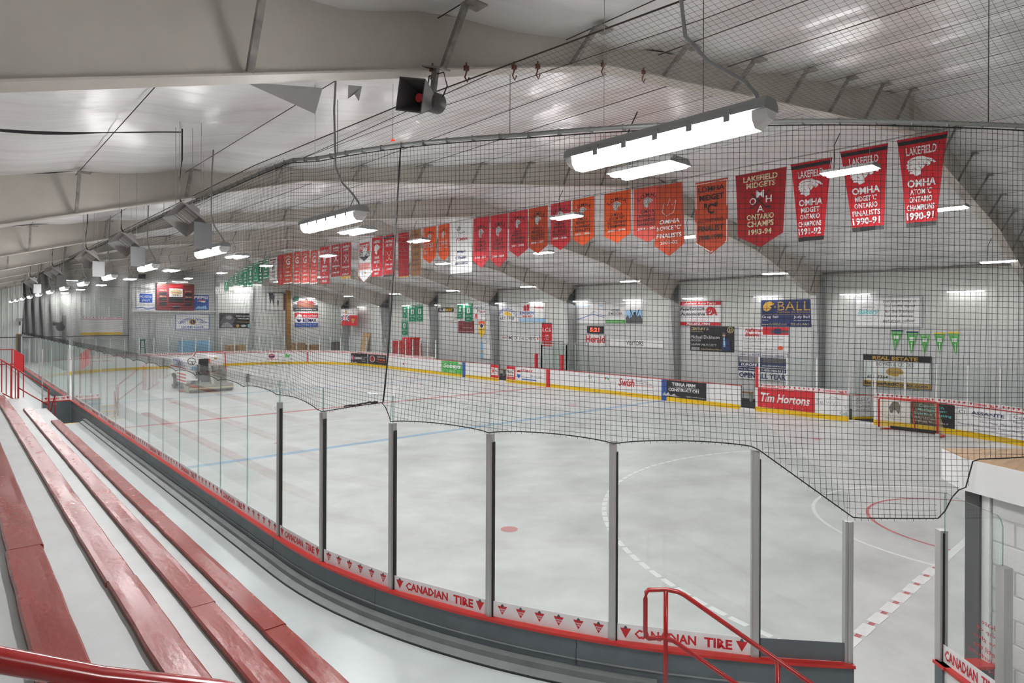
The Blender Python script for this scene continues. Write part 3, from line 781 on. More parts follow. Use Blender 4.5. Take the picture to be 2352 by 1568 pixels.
# ---- block booth beside the gate
bd = Vector((0.46, 0.888, 0)); A_ = Vector((6.62, 1.48, 0)); bn = Vector((bd.y, -bd.x, 0))
booth = thing('block_booth', 'white painted concrete block booth with plywood top and white fascia', 'booth', (A_.x, A_.y, 0))
tang = Vector((0.72, -0.69, 0))
P0 = Vector((0, 0, 0)); P1 = Vector((0.34, 0.23, 0)); P2 = P1 + tang * 3.2; P3 = P0 - bd * 4.0 + tang * 2.4; P4 = P0 - bd * 4.0
ring5 = [P0, P4, P3, P2, P1]
def ext(poly, z0, z1, m):
    nn = len(poly); mb = MB()
    return mb.add([(p.x, p.y, z0) for p in poly] + [(p.x, p.y, z1) for p in poly], [tuple(range(nn - 1, -1, -1)), tuple(range(nn, 2 * nn))] + [(i, (i + 1) % nn, nn + (i + 1) % nn, nn + i) for i in range(nn)], m)
cen = (P0 + P2 + P3 + P4) / 4
obj('plywood_top', ext([p + (cen - p).normalized() * 0.015 for p in ring5], 2.79, 2.815, None), 'plywood', booth)
for a, b in zip(ring5, ring5[1:] + ring5[:1]):
    u = (b - a).normalized(); q = Vector((-u.y, u.x, 0)) * 0.02
    if (cen - a).dot(q) < 0: q = -q
    mb = MB().hexa([(p.x, p.y, 2.53) for p in (a, b, b + q, a + q)], [(p.x, p.y, 2.808) for p in (a, b, b + q, a + q)]); obj('fascia', mb, 'booth_white', booth)
obj('soffit', ext([p + (cen - p).normalized() * 0.03 for p in ring5], 2.55, 2.56, None), 'booth_white', booth)
W0 = P0 + bn * 0.14 - bd * 0.16
core = MB().hexa([(W0 + bn * a - bd * b).to_tuple()[:2] + (0.0,) for a, b in ((0.012, 0.005), (0.012, 3.8), (0.19, 3.8), (0.19, 0.005))], [(W0 + bn * a - bd * b).to_tuple()[:2] + (2.53,) for a, b in ((0.012, 0.005), (0.012, 3.8), (0.19, 3.8), (0.19, 0.005))])
obj('block_core', core, 'mortar', booth)
blk = MB(); g = 0.005; c = 0.006
blk.hexa([(g, 0.03, g), (0.4 - g, 0.03, g), (0.4 - g, 0.03, 0.2 - g), (g, 0.03, 0.2 - g)], [(g + c, 0, g + c), (0.4 - g - c, 0, g + c), (0.4 - g - c, 0, 0.2 - g - c), (g + c, 0, 0.2 - g - c)])
blk_me = blk.mesh('block', 'block_white')
hb = MB(); hb.hexa([(g, 0.03, g), (0.2 - g, 0.03, g), (0.2 - g, 0.03, 0.2 - g), (g, 0.03, 0.2 - g)], [(g + c, 0, g + c), (0.2 - g - c, 0, g + c), (0.2 - g - c, 0, 0.2 - g - c), (g + c, 0, 0.2 - g - c)]); hb_me = hb.mesh('block', 'block_white')
bang = atan2(-bd.y, -bd.x)
for r_ in range(13):
    x = 0.0
    if r_ % 2:
        p = W0 - bd * 0.0; shared(hb_me, 'block', booth, (p.x, p.y, 2.33 - 0.2 * r_), bang); x = 0.2
    if 2.33 - 0.2 * r_ < -0.05: continue
    while x < 2.6:
        p = W0 - bd * x; shared(blk_me, 'block', booth, (p.x, p.y, 2.33 - 0.2 * r_), bang); x += 0.4
pc = W0 + bd * 0.05
o = obj('corner_trim', MB().box(-0.02, 0.05, -0.02, 0.04, 0, 2.53), 'booth_white', booth, (pc.x, pc.y, 0), (0, 0, bang))
pc = W0 + bd * 0.14 + bn * 0.02
obj('steel_post', MB().box(-0.065, 0.065, -0.06, 0.06, 0, 2.53), 'door_grey', booth, (pc.x, pc.y, 0), (0, 0, bang))

# ================================================================== NETTING
def lerp_keys(keys, x):
    if x <= keys[0][0]: return keys[0][1]
    for (a, va), (b, vb) in zip(keys, keys[1:]):
        if x <= b: return va + (vb - va) * (x - a) / (b - a)
    return keys[-1][1]
# heights keyed by position: negative = metres along the straight before the corner, positive = degrees round it
def keypos(s): return -(SB[1] - s) if s < SB[1] else math.degrees((s - SB[1]) / RC)
ZB = [(-50, 3.02), (-0.37, 2.98), (5.75, 2.885), (9.0, 2.98), (11.5, 3.05), (13.4, 3.10), (13.9, 2.98), (14.19, 2.885), (22.56, 2.885), (30.8, 2.87), (39.0, 2.90), (44.4, 2.33), (49.4, 2.33), (50.2, 2.56), (51.0, 2.60), (51.25, 2.83), (53, 2.835), (60, 2.88), (90, 2.9)]
POSTS = [-9.05, -7.8, -6.6, -5.3, -4.1, -2.84, -1.6, -0.37, 5.75, 14.19, 22.56, 30.79, 39.03]
def net_bot(s):
    k = keypos(s); z = lerp_keys(ZB, k)
    if k < -9.05: fr = ((-k - 0.37) / 1.235) % 1.0; z += 0.05 * sin(pi * fr) ** 0.6
    else:
        for a, b in zip(POSTS, POSTS[1:]):
            if a <= k < b and not (5.75 <= a < 14):
                fr = (k - a) / (b - a); z += 0.055 * max(0, sin(pi * fr)) ** 0.55
    return z
ZT = [(-50, 6.15), (-6, 6.12), (0, 6.04), (5, 5.93), (25, 5.75), (50, 5.66), (90, 5.6)]
def net_top(s): return lerp_keys(ZT, keypos(s))
CELL = 0.048
S0N, S1N = 0.3, s_arc(82)
NOFF = 0.085
sn = thing('safety_net', 'tall black safety netting hung above the near boards and round the corner', 'net', (X0, 8.06, 2.9))
ox, oy, oz = X0, 8.06, 2.9
def npos(s, t):
    """point on the net, t from 0 at the bottom to 1 at the top"""
    zb_, zt_ = net_bot(s), net_top(s)
    z = zb_ + (zt_ - zb_) * t
    k = keypos(s)
    off = NOFF - 0.02 * sin(pi * t) + 0.012 * sin(s * 1.7 + t * 5) + 0.02 * (1 - t) ** 6
    ds = 0.03 * sin(t * 6 + s * 0.9) * (1 - t) * 0.6
    # the net is drawn aside towards the laced seam near its lower edge
    if 5.75 < k < 14.3: ds += 0.05 * (1 - t) ** 4
    p = path(min(max(s + ds, 0.0), S1N + 0.2), off)
    return (p[0] - ox, p[1] - oy, z - oz)
NV = []; NF = []
def strand(pts, r):
    base = len(NV); n = len(pts)
    for i, p in enumerate(pts):
        a = pts[max(0, i - 1)]; b = pts[min(n - 1, i + 1)]
        tx, ty, tz = b[0] - a[0], b[1] - a[1], b[2] - a[2]
        L = sqrt(tx * tx + ty * ty + tz * tz) or 1
        tx, ty, tz = tx / L, ty / L, tz / L
        if abs(tz) < 0.8: ux, uy, uz = ty, -tx, 0.0
        else: ux, uy, uz = 0.0, tz, -ty
        l2 = sqrt(ux * ux + uy * uy + uz * uz) or 1; ux /= l2; uy /= l2; uz /= l2
        wx, wy, wz = ty * uz - tz * uy, tz * ux - tx * uz, tx * uy - ty * ux
        for ca, sa in ((1, 0), (-0.5, 0.866), (-0.5, -0.866)):
            NV.append((p[0] + r * (ux * ca + wx * sa), p[1] + r * (uy * ca + wy * sa), p[2] + r * (uz * ca + wz * sa)))
        if i:
            q = base + 3 * i
            for j in range(3): NF.append((q - 3 + j, q - 3 + (j + 1) % 3, q + (j + 1) % 3, q + j))
RS = 0.0020
ncol = int((S1N - S0N) / CELL)
for i in range(ncol + 1):
    s = S0N + i * CELL
    far = keypos(s) < -8
    strand([npos(s, t / (5.0 if far else 10.0)) for t in range(6 if far else 11)], RS)
def npz(s, z):
    zb_, zt_ = net_bot(s), net_top(s)
    return npos(s, (z - zb_) / (zt_ - zb_))
for j in range(1, 76):
    pts_ = []; s = S0N
    while s < S1N:
        z = net_top(s) - j * CELL + 0.006 * sin(s * 2.3 + j)
        zb_ = net_bot(s)
        if z > zb_ + 0.008: pts_.append(npz(s, z))
        else:
            if len(pts_) > 1: strand(pts_, RS)
            pts_ = []
        s += CELL * (5.15 if keypos(s) < -14 else 2.0)
    if len(pts_) > 1: strand(pts_, RS)
# loose loop ends along the hem
s = s_near(20.0)
while s < s_arc(49.0):
    a_ = npos(s, 0.0); dx_ = random.uniform(-0.008, 0.008)
    strand([a_, (a_[0] - dx_, a_[1] - dx_, a_[2] - random.uniform(0.012, 0.026))], 0.0018)
    s += 0.055
nm = bpy.data.meshes.new('net_mesh'); nm.from_pydata(NV, [], NF); nm.materials.append(M['net_cord'])
o = obj('net_mesh', nm, None, sn); o['kind'] = 'stuff'
def border(sa, sb, step, t, r, name, m):
    pts_ = []; s = sa
    while s < sb: pts_.append(npos(s, t)); s += step
    obj(name, MB().tube(pts_, r, 5), m, sn)
border(S0N, S1N, 0.06, 0.0, 0.0055, 'border_rope', 'rope_black')
border(S0N, S1N, 0.15, 0.997, 0.006, 'border_rope', 'rope_black')
pts_ = []; s = S0N
while s < S1N:
    p = path(s, NOFF); pts_.append((p[0] - ox, p[1] - oy, net_top(s) + 0.028 - oz)); s += 0.2
obj('support_pipe', MB().tube(pts_, 0.021, 8), 'pipe_grey', sn, smooth=True)
tie = MB()
s = S0N
while s < S1N:
    p = path(s, NOFF); tie.box(p[0] - ox - 0.025, p[0] - ox + 0.025, p[1] - oy - 0.004, p[1] - oy + 0.004, net_top(s) - oz - 0.006, net_top(s) - oz + 0.051); s += 0.3
    if keypos(s) < -14: s += 0.6
o = obj('pipe_ties', tie, 'lamp_grey', sn); o['kind'] = 'stuff'
sm = []
for i in range(40):
    t = i / 39.0; sm.append(npos(s_arc(13.35 + 1.75 * t ** 0.8 - 0.25 * sin(pi * t)), t))
obj('seam_lacing', MB().tube(sm, [0.008 + 0.003 * random.random() for _ in sm], 5), 'rope_black', sn)
# drawn-down hem at the end of the corner and round the booth
for a, b in (((9.0, 12.8)),):
    hem = [npos(s_arc(a + (b - a) * i / 14), 0.004 + 0.004 * random.random()) for i in range(15)]
    obj('hem_lacing', MB().tube(hem, [0.006 + 0.006 * random.random() for _ in hem], 5), 'rope_black', sn)
# hangers from pipe to roof
for k in (-38, -30, -22, -14, -6.4, 8, 24, 36, 52):
    s = SB[1] + k if k < 0 else s_arc(k); p = path(s, NOFF)
    obj('hanger', MB().tube([(p[0] - ox, p[1] - oy, net_top(s) - oz + 0.03), (p[0] - ox, p[1] - oy, RZ(p[0]) - oz - 0.05)], 0.004, 4), 'net_cord_brown', sn)

# upper net: from a straight cable to the pipe, flat over the corner
cn = thing('ceiling_net', 'thin brown netting stretched flat above the corner up to a straight cable', 'net', (3.2, 2.0, 5.9))
def cable_z(y): return lerp_keys([(-3, 5.8), (2, 5.87), (5, 6.03), (9, 6.15), (60, 6.16)], y)
NV.clear(); NF.clear()
def arc_x(y): return X0 - 0.02 if y >= 8.06 else 11.9 - sqrt(max(0.0, (RC + 0.09) ** 2 - (8.06 - y) ** 2))
def cpt(x, y):
    xa = arc_x(y); t = 0 if xa - 3.2 < 0.05 else (x - 3.2) / (xa - 3.2)
    t = min(1, max(0, t))
    sxy = SB[1] + RC * math.asin(min(1, max(0, (8.06 - y) / (RC + 0.09)))) if y < 8.06 else s_near(y)
    zz = cable_z(y) * (1 - t) + (net_top(sxy) + 0.03) * t - 0.10 * sin(pi * t) * min(1, (xa - 3.2))
    return (x - 3.2, y - 2.0, zz - 5.9)
y = -0.2
while y < 8.0:
    xa = arc_x(y)
    if xa - 3.2 > 0.1:
        n = max(2, int((xa - 3.2) / 0.25)); strand([cpt(3.2 + (xa - 3.2) * i / n, y) for i in range(n + 1)], 0.0009)
    y += 0.044
x = 3.2
while x < 8.8:
    ylim = 8.06 - sqrt(max(0, (RC + 0.09) ** 2 - (11.9 - x) ** 2)) if x > 3.32 else 8.0
    if ylim > 0:
        n = max(2, int((ylim + 0.2) / 0.3)); strand([cpt(x, -0.2 + (ylim + 0.2) * i / n) for i in range(n + 1)], 0.0009)
    x += 0.044
# upright strip between cable and pipe along the straight
def upt(y, t): return ((3.2 + (X0 - NOFF - 3.2) * t) - 3.2, y - 2.0, cable_z(y) * (1 - t) + (net_top(s_near(y)) + 0.03) * t - 5.9 - 0.10 * sin(pi * t))
y = 8.0
while y < 47.0:
    strand([upt(y, t / 3.0) for t in range(4)], 0.0013); y += 0.048
for j in range(7):
    strand([upt(8.0 + 39.0 * i / 60, j / 6.0) for i in range(61)], 0.0013)
nm = bpy.data.meshes.new('net_mesh'); nm.from_pydata(NV, [], NF); nm.materials.append(M['net_cord_brown'])
o = obj('net_mesh', nm, None, cn); o['kind'] = 'stuff'
obj('cable', MB().tube([(0, -5 + 0.5 * i - 0.0, cable_z(-3 + 0.5 * i) - 5.9) for i in range(100)], 0.006, 5), 'net_cord_brown', cn)
obj('cable', MB().tube([(0.12, -5 + 1.0 * i, cable_z(-3 + 1.0 * i) - 5.99) for i in range(50)], 0.003, 4), 'net_cord_brown', cn)
hk = MB().tube([(0, 0, 0.12), (0.005, 0, 0.05), (0.0, 0.02, 0.0), (0.02, 0.01, -0.04), (0.03, 0, 0.0)], 0.008, 5).box(-0.02, 0.02, -0.015, 0.015, 0.05, 0.09).mesh('hook', 'brown_rust' if 'brown_rust' in M else 'ink_brown')
for y_, x_ in ((2.28, -0.25), (2.28, 0.1), (2.28, 0.65), (2.28, 0.95), (2.28, 1.9), (2.28, 2.6)):
    shared(hk, 'hook', cn, (x_, y_, zb(3.2 + x_) - 5.9 - 0.08))

# ================================================================== LIGHTS
def near_light():
    t = thing('vapour_light', 'x', 'light', (0, 0, 0))
    L = 0.675
    mb = MB().prism([(-0.075, 0.0), (0.075, 0.0), (0.07, 0.035), (0.045, 0.062), (-0.045, 0.062), (-0.07, 0.035)], -L, L, lambda p, q, r: (p, r, q)); obj('housing', mb, 'lamp_grey', t)
    mb = MB().prism([(-0.072, -0.002), (-0.066, -0.05), (-0.035, -0.085), (0.035, -0.085), (0.066, -0.05), (0.072, -0.002)], -L + 0.07, L - 0.07, lambda p, q, r: (p, r, q)); obj('tube', mb, 'tube_lit', t)
    for s_ in (-1, 1):
        mb = MB(); n = 6; pr = [(-0.072, -0.002), (-0.066, -0.05), (-0.035, -0.085), (0.035, -0.085), (0.066, -0.05), (0.072, -0.002)]
        v = [(p, s_ * (L - 0.069), q) for p, q in pr] + [(p * 0.7, s_ * L, q * 0.55) for p, q in pr]
        mb.add(v, [tuple(range(n)), tuple(range(2 * n - 1, n - 1, -1))] + [(i, (i + 1) % n, n + (i + 1) % n, n + i) for i in range(n)]); obj('end_cap', mb, 'lamp_white', t)
    for i in range(5):
        y = -L + 0.2 + i * 0.22
        for s_ in (-1, 1): obj('clip', MB().box(s_ * 0.073 - 0.006, s_ * 0.073 + 0.006, y - 0.018, y + 0.018, -0.03, 0.03), 'lamp_grey', t)
    return t
def lamp_hang(t, y, z, x, cord=True):
    top = RZ(x) - z + 0.02
    obj('hanging_wire', MB().tube([(0, 0.4, 0.06), (0, 0.4, top)], 0.0025, 4), 'steel', t)
    if cord:
        obj('cord', MB().tube([(0, -0.60, 0.05), (0.0, -0.60, 0.09), (-0.03, -0.56, 0.16), (-0.06, -0.36, 0.32), (-0.06, -0.22, 0.5), (-0.03, -0.12, top * 0.6 + 0.2), (0, -0.1, top)], 0.011, 6), 'lamp_grey', t, smooth=True)
n0 = near_light()
for k in range(-1, 13):
    y = 2.2 + 4.05 * k
    t = n0 if k == -1 else dup(n0)
    t.location = (3.05 if k < 1 else 3.0, y - 0.05, 5.05)
    t['label'] = ('long sealed fluorescent lamp hanging over the bleacher walkway, %s in its row' % ordn[k]) if k >= 0 else 'long sealed fluorescent lamp over the walkway behind the camera'
    t['group'] = 'sealed lamps above the walkway'
for k, t in enumerate([o for o in COL.objects if o.name.startswith('vapour_light')]):
    lamp_hang(t, t.location.y, t.location.z, t.location.x, True)

def rink_light():
    t = thing('reflector_light', 'x', 'light', (0, 0, 0))
    L = 0.48
    mb = MB().prism([(-0.235, 0.0), (-0.225, 0.0), (-0.14, 0.055), (0.14, 0.055), (0.225, 0.0), (0.235, 0.0), (0.15, 0.075), (-0.15, 0.075)], -L, L, lambda p, q, r: (p, r, q)); obj('reflector', mb, 'lamp_white', t)
    for x in (-0.115, 0.115):
        obj('tube', MB().prism([(x - 0.07, 0.0), (x - 0.05, -0.03), (x + 0.05, -0.03), (x + 0.07, 0.0), (x + 0.05, 0.03), (x - 0.05, 0.03)], -L + 0.02, L - 0.02, lambda p, q, r: (p, r, q)), 'tube_lit', t)
    for s_ in (-1, 1): obj('end_plate', MB().prism([(-0.235, 0.0), (0.235, 0.0), (0.15, 0.078), (-0.15, 0.078)], s_ * L, s_ * (L + 0.012), lambda p, q, r: (p, r, q)), 'lamp_grey', t)
    for s_ in (-1, 1): obj('hanging_wire', MB().tube([(0.09, s_ * 0.36, 0.07), (0, s_ * 0.36, 0.24), (-0.09, s_ * 0.36, 0.07)], 0.003, 4), 'lamp_white', t)
    obj('hanging_chain', MB().tube([(0, -0.36, 0.24), (0, -0.36, 0.5)], 0.004, 4), 'steel', t)
    obj('hanging_chain', MB().tube([(0, 0.36, 0.24), (0, 0.36, 0.5)], 0.004, 4), 'steel', t)
    obj('cord', MB().tube([(0.02, 0.3, 0.08), (0.05, 0.3, 0.3), (-0.03, 0.28, 0.55), (0.05, 0.2, 0.8)], 0.009, 5), 'black_cable', t)
    return t
r0 = rink_light(); first = True
for (x, z, nm_) in ((6.6, 5.9, 'over the near side of the rink'), (13.2, 6.95, 'just before the banner row'), (19.8, 7.0, 'just behind the banner row'), (26.0, 6.0, 'over the far boards')):
    for k in range(8):
        y = 4.8 + 7.6 * k
        if y > 58: y = 57.0
        t = r0 if first else dup(r0); first = False
        t.location = (x, y, z)
        t['label'] = 'open white reflector lamp %s, %s one back' % (nm_, ordn[k]); t['group'] = 'reflector lamps over the rink'
def wall_light():
    t = thing('strip_light', 'x', 'light', (0, 0, 0))
    obj('housing', MB().box(-0.06, 0.06, -0.62, 0.62, 0.0, 0.06), 'lamp_white', t)
    obj('tube', MB().prism([(-0.05, 0.0), (-0.03, -0.04), (0.03, -0.04), (0.05, 0.0)], -0.6, 0.6, lambda p, q, r: (p, r, q)), 'tube_small', t)
    obj('bracket', MB().box(0.05, 0.24, -0.02, 0.02, 0.03, 0.055), 'lamp_white', t)
    return t
w0 = wall_light()
for k in range(13):
    t = w0 if k == 0 else dup(w0); t.location = (29.6, 6.5 + 4.03 * k, 5.2)
    t['label'] = 'white strip lamp on the long wall above the signs, %s from the near end' % ordn[k]; t['group'] = 'strip lamps along the wall'
for nm_, x in (('above the raised boards gate', 6.9), ('beside the green banners', 20.9), ('lighting the scoreboard', 14.7)):
    t = dup(w0); t.location = (x, 58.6, 6.9 if x < 8 else 7.12); t.rotation_euler = (0, 0, pi / 2); t['label'] = 'white strip lamp high on the end wall, %s' % nm_; t['group'] = 'strip lamps on the end wall'

# ---- radiant heaters over the bleachers
mat('shield_grey', (0.16, 0.16, 0.165), 0.5)
def heater():
    t = thing('radiant_heater', 'x', 'heater')
    tilt = Matrix.Rotation(radians(38), 4, 'Y') @ Matrix.Rotation(radians(-30), 4, 'X')
    def q(v): return tuple(tilt @ Vector(v))
    a = [(-0.22, -0.26, -0.12), (0.22, -0.26, -0.12), (0.22, 0.26, -0.12), (-0.22, 0.26, -0.12)]; b = [(-0.12, -0.16, 0.03), (0.12, -0.16, 0.03), (0.12, 0.16, 0.03), (-0.12, 0.16, 0.03)]
    a2 = [(x * .97, y * .97, z) for x, y, z in a]; b2 = [(x * .94, y * .94, z - 0.01) for x, y, z in b]
    v = [q(p) for p in a + b + a2 + b2]; f = []
    for i in range(4):
        j = (i + 1) % 4; f += [(i, j, 4 + j, 4 + i), (8 + j, 8 + i, 12 + i, 12 + j), (j, i, 8 + i, 8 + j)]
    obj('hood', MB().add(v, f), 'heater_grey', t)
    obj('ceramic_plate', MB().add([q(p) for p in b2] + [q((x, y, z - .012)) for x, y, z in b2], [(0, 1, 2, 3), (7, 6, 5, 4), (0, 4, 5, 1), (1, 5, 6, 2), (2, 6, 7, 3), (3, 7, 4, 0)]), 'ceramic', t)
    for i in range(5):
        y = -0.13 + 0.065 * i; obj('grille_bar', MB().bar(q((-0.12, y, -0.015)), q((0.12, y, -0.015)), 0.008, 0.008), 'steel', t)
    w_ = [(-0.11, -0.13, 0.031), (0.11, -0.13, 0.031), (0.11, 0.13, 0.031), (-0.11, 0.13, 0.031)]; x_ = [(-0.07, -0.10, 0.17), (0.07, -0.10, 0.17), (0.07, 0.10, 0.17), (-0.07, 0.10, 0.17)]
    obj('burner_box', MB().hexa([q(p) for p in w_], [q(p) for p in x_]), 'heater_grey', t)
    obj('heat_shield', MB().add([(0.02, -0.27, -0.52), (0.30, -0.20, -0.52), (0.30, -0.20, -0.12), (0.02, -0.27, -0.12), (0.02, -0.262, -0.52), (0.30, -0.192, -0.52), (0.30, -0.192, -0.12), (0.02, -0.262, -0.12)], [(0, 1, 2, 3), (7, 6, 5, 4), (0, 4, 5, 1), (1, 5, 6, 2), (2, 6, 7, 3), (3, 7, 4, 0)]), 'shield_grey', t)
    obj('gas_pipe', MB().tube([q((0, 0.1, 0.15)), (-0.05, 0.25, 0.28), (-0.05, 0.25, 0.62), (-0.02, 0.24, 0.9), (-0.02, 0.24, 1.55)], 0.012, 6), 'black_cable', t)
    for x, y in ((-0.15, -0.15), (0.15, -0.15), (0.12, 0.2), (-0.12, 0.2)): obj('chain', MB().tube([(x, y, 0.12), (x, y, 1.56 + 0.18 * x)], 0.004, 4), 'steel', t)
    return t
h0 = heater()
for k, hy_ in enumerate((8.45, 12.0, 15.6, 21.3, 27.5)):
    t = h0 if k == 0 else dup(h0); t.location = (2.2, hy_, 5.27); t.scale = (0.8, 0.8, 0.8)
    t['label'] = 'grey radiant heater hung on chains over the bleachers, %s from the camera' % ordn[k]; t['group'] = 'radiant heaters'

# ---- horn speaker on the nearest frame
sp = thing('horn_speaker', 'dark grey square horn speaker clamped under the nearest steel frame', 'speaker', (2.90, 4.3, 5.79))
sp.rotation_euler = (radians(6), radians(14), radians(-70))
a = [(-0.13, -0.20, -0.13), (0.13, -0.20, -0.13), (0.13, -0.20, 0.13), (-0.13, -0.20, 0.13)]; b = [(-0.06, 0.02, -0.06), (0.06, 0.02, -0.06), (0.06, 0.02, 0.06), (-0.06, 0.02, 0.06)]
a2 = [(x * .92, y - 0.001, z * .92) for x, y, z in a]; b2 = [(x * .8, y - 0.02, z * .8) for x, y, z in b]
v = a + b + a2 + b2; f = []
for i in range(4):
    j = (i + 1) % 4; f += [(i, j, 4 + j, 4 + i), (8 + j, 8 + i, 12 + i, 12 + j), (j, i, 8 + i, 8 + j)]
f.append((12, 13, 14, 15)); obj('horn', MB().add(v, f), 'dark_steel', sp)
obj('driver', MB().lathe([(0.075, 0.0), (0.085, 0.02), (0.085, 0.16), (0.07, 0.18)], 16, 'y', (0, 0.01, 0)), 'dark_steel', sp, smooth=True)
obj('throat', MB().lathe([(0.035, -0.09), (0.035, -0.02)], 14, 'y'), 'ink_red', sp)
obj('bracket', MB().box(-0.02, 0.02, 0.06, 0.10, 0.08, 0.26).box(-0.1, 0.1, 0.02, 0.14, 0.26, 0.272), 'brace_steel', sp)
obj('cable', MB().tube([(0.05, 0.15, 0.05), (0.12, 0.1, 0.14), (0.08, 0.08, 0.24), (-0.06, 0.08, 0.2), (-0.08, 0.1, 0.06)], 0.006, 5), 'black_cable', sp)
# small red beacon under the roof
bc = thing('red_beacon', 'tiny red dome lamp hanging near the ceiling above the corner', 'light', (3.62, 6.0, 5.95))
obj('dome', MB().lathe([(0.022, 0.0), (0.02, 0.012), (0.008, 0.018)], 10), 'red_lamp', bc); obj('wire', MB().tube([(0, 0, 0.018), (0, 0, 0.62)], 0.002, 4), 'black_cable', bc)

# ================================================================== SIGNS
SIGN_N = [0]
def sign(name, label, cat, side, y0, y1, z0, z1, bg, items, t=0.03, pos=None, group='sponsor signs', frame=None, cloth=False):
    """flat board on a wall: y0..y1 along the wall (as world Y on the far wall, world X on the end wall)"""
    W, H = abs(y1 - y0), z1 - z0
    if side == 'far': mt = face_mtx(pos if pos else XR - 0.03, max(y0, y1), z0, 'far')
    else: mt = face_mtx(min(y0, y1), pos if pos else YF - 0.03, z0, 'end')
    o = obj(name, MB().box(0, W, 0, H, -t, 0), ('cloth_' if cloth else 'ink_') + bg); o.matrix_local = mt
    tag(o, label, cat, group)
    if frame:
        fm = MB().box(-0.03, W + 0.03, -0.03, 0, -t, 0.01).box(-0.03, W + 0.03, H, H + 0.03, -t, 0.01).box(-0.03, 0, 0, H, -t, 0.01).box(W, W + 0.03, 0, H, -t, 0.01)
        obj('frame', fm, frame, o)
    elif bg in ('white', 'offwhite', 'lgrey') and not cloth:
        e = 0.022; fm = MB().box(-e, W + e, -e, 0, -t, 0.006).box(-e, W + e, H, H + e, -t, 0.006).box(-e, 0, 0, H, -t, 0.006).box(W, W + e, 0, H, -t, 0.006)
        obj('frame', fm, 'ink_grey', o)
    paint(o, W, H, items)
    return o
T = lambda s, x, y, w_, h, c, sh=0, b=0.0, a=0: ('t', s, x, y, w_, h, c, sh, b, a)
sign('wall_sign', 'white wall sign with curved blue lettering and a yellow fish', 'sign', 'far', 32.56, 35.05, 3.88, 5.14, 'white',
     [T("TUNNEY'S BAIT & TACKLE", .08, .58, .84, .2, 'blue', 0, .01, .55), ('p', [(.35, .42), (.45, .60), (.58, .52), (.70, .44), (.66, .30), (.52, .33)], 'yellow'), T('657-1998', .2, .08, .6, .18, 'black', .1, .01)])
sign('wall_sign', 'white sign with a red building emblem and a blue web address bar', 'sign', 'far', 29.92, 32.51, 3.87, 5.18, 'white',
     [('r', 0, 0, 1, .18, 'sky'), ('p', [(.17, .58), (.17, .82), (.22, .9), (.27, .82), (.27, .58)], 'red'), ('p', [(.29, .58), (.29, .88), (.34, .93), (.39, .88), (.39, .58)], 'red'), T('KINGDON', .03, .38, .54, .17, 'blue', 0, .03), T('TIMBER MART', .1, .24, .42, .1, 'red', 0, .02), T('Building', .6, .66, .34, .16, 'red', 0, .01), T('kingdontimbermart.ca', .05, .05, .65, .09, 'white')])
sign('wall_sign', 'pale white sign with faint blue lettering and a blue mountain wave', 'sign', 'far', 24.75, 27.40, 3.81, 5.12, 'white',
     [T("McLeod's", .08, .76, .46, .12, 'sky'), ('l', [(.02, .22), (.2, .18), (.4, .3), (.6, .5), (.68, .56), (.8, .42), (.98, .36)], .012, 'sky'), ('l', [(.02, .18), (.25, .22), (.5, .36), (.65, .44), (.8, .34), (.98, .28)], .012, 'blue'), ('p', [(.52, .42), (.62, .58), (.7, .56), (.6, .44)], 'lgrey'), ('r', .82, .8, .1, .04, 'sky')])
sign('wall_sign', 'sign with a cheering crowd picture and a green strip along the foot', 'sign', 'far', 22.01, 24.72, 3.83, 5.07, 'white',
     [('r', .56, 0, .44, 1, 'sky'), ('r', .56, .62, .44, .38, 'offwhite'), ('p', [(.56, 0), (.56, .25), (.62, .4), (.66, .22), (.72, .3), (.80, .48), (.88, .3), (.93, .42), (1, .2), (1, 0)], 'dgrey'), ('l', [(.74, .35), (.68, .66)], .02, 'black'), ('l', [(.86, .35), (.92, .68)], .02, 'black'), ('e', .80, .46, .035, .07, 'black'), ('r', 0, 0, .55, .16, 'lime'), T('The Pharmacy', .18, .78, .34, .1, 'grey'), T('HOCKEY', .15, .56, .25, .12, 'dgrey', 0, .02), T('- IS MEDICINE -', .04, .4, .46, .12, 'dgrey', 0, .02), T('for the whole team and family', .04, .27, .48, .06, 'lgrey'), T('pharmacy lakefield ontario', .04, .06, .44, .05, 'white')])
sign('wall_sign', 'white sign with red bars at top and bottom for auto parts', 'sign', 'far', 17.05, 19.66, 3.75, 5.02, 'white',
     [('r', 0, .84, 1, .16, 'red'), ('r', 0, 0, 1, .13, 'red'), T('Lakefield Auto Parts', .12, .87, .76, .1, 'white', .1, .02), T('Peterborough', .07, .58, .58, .17, 'dgrey', .15, .03), T('Automotive', .07, .41, .58, .14, 'dgrey', .15, .03), ('l', [(.1, .77), (.62, .75)], .012, 'dgrey'), ('e', .76, .60, .10, .18, 'red'), ('e', .74, .58, .06, .11, 'white'), T('PA', .68, .42, .24, .3, 'red', .1, .05), T('www.pidauto.com', .25, .19, .45, .07, 'pink'), T('705.652.1900', .22, .015, .54, .1, 'white', .1, .03)])
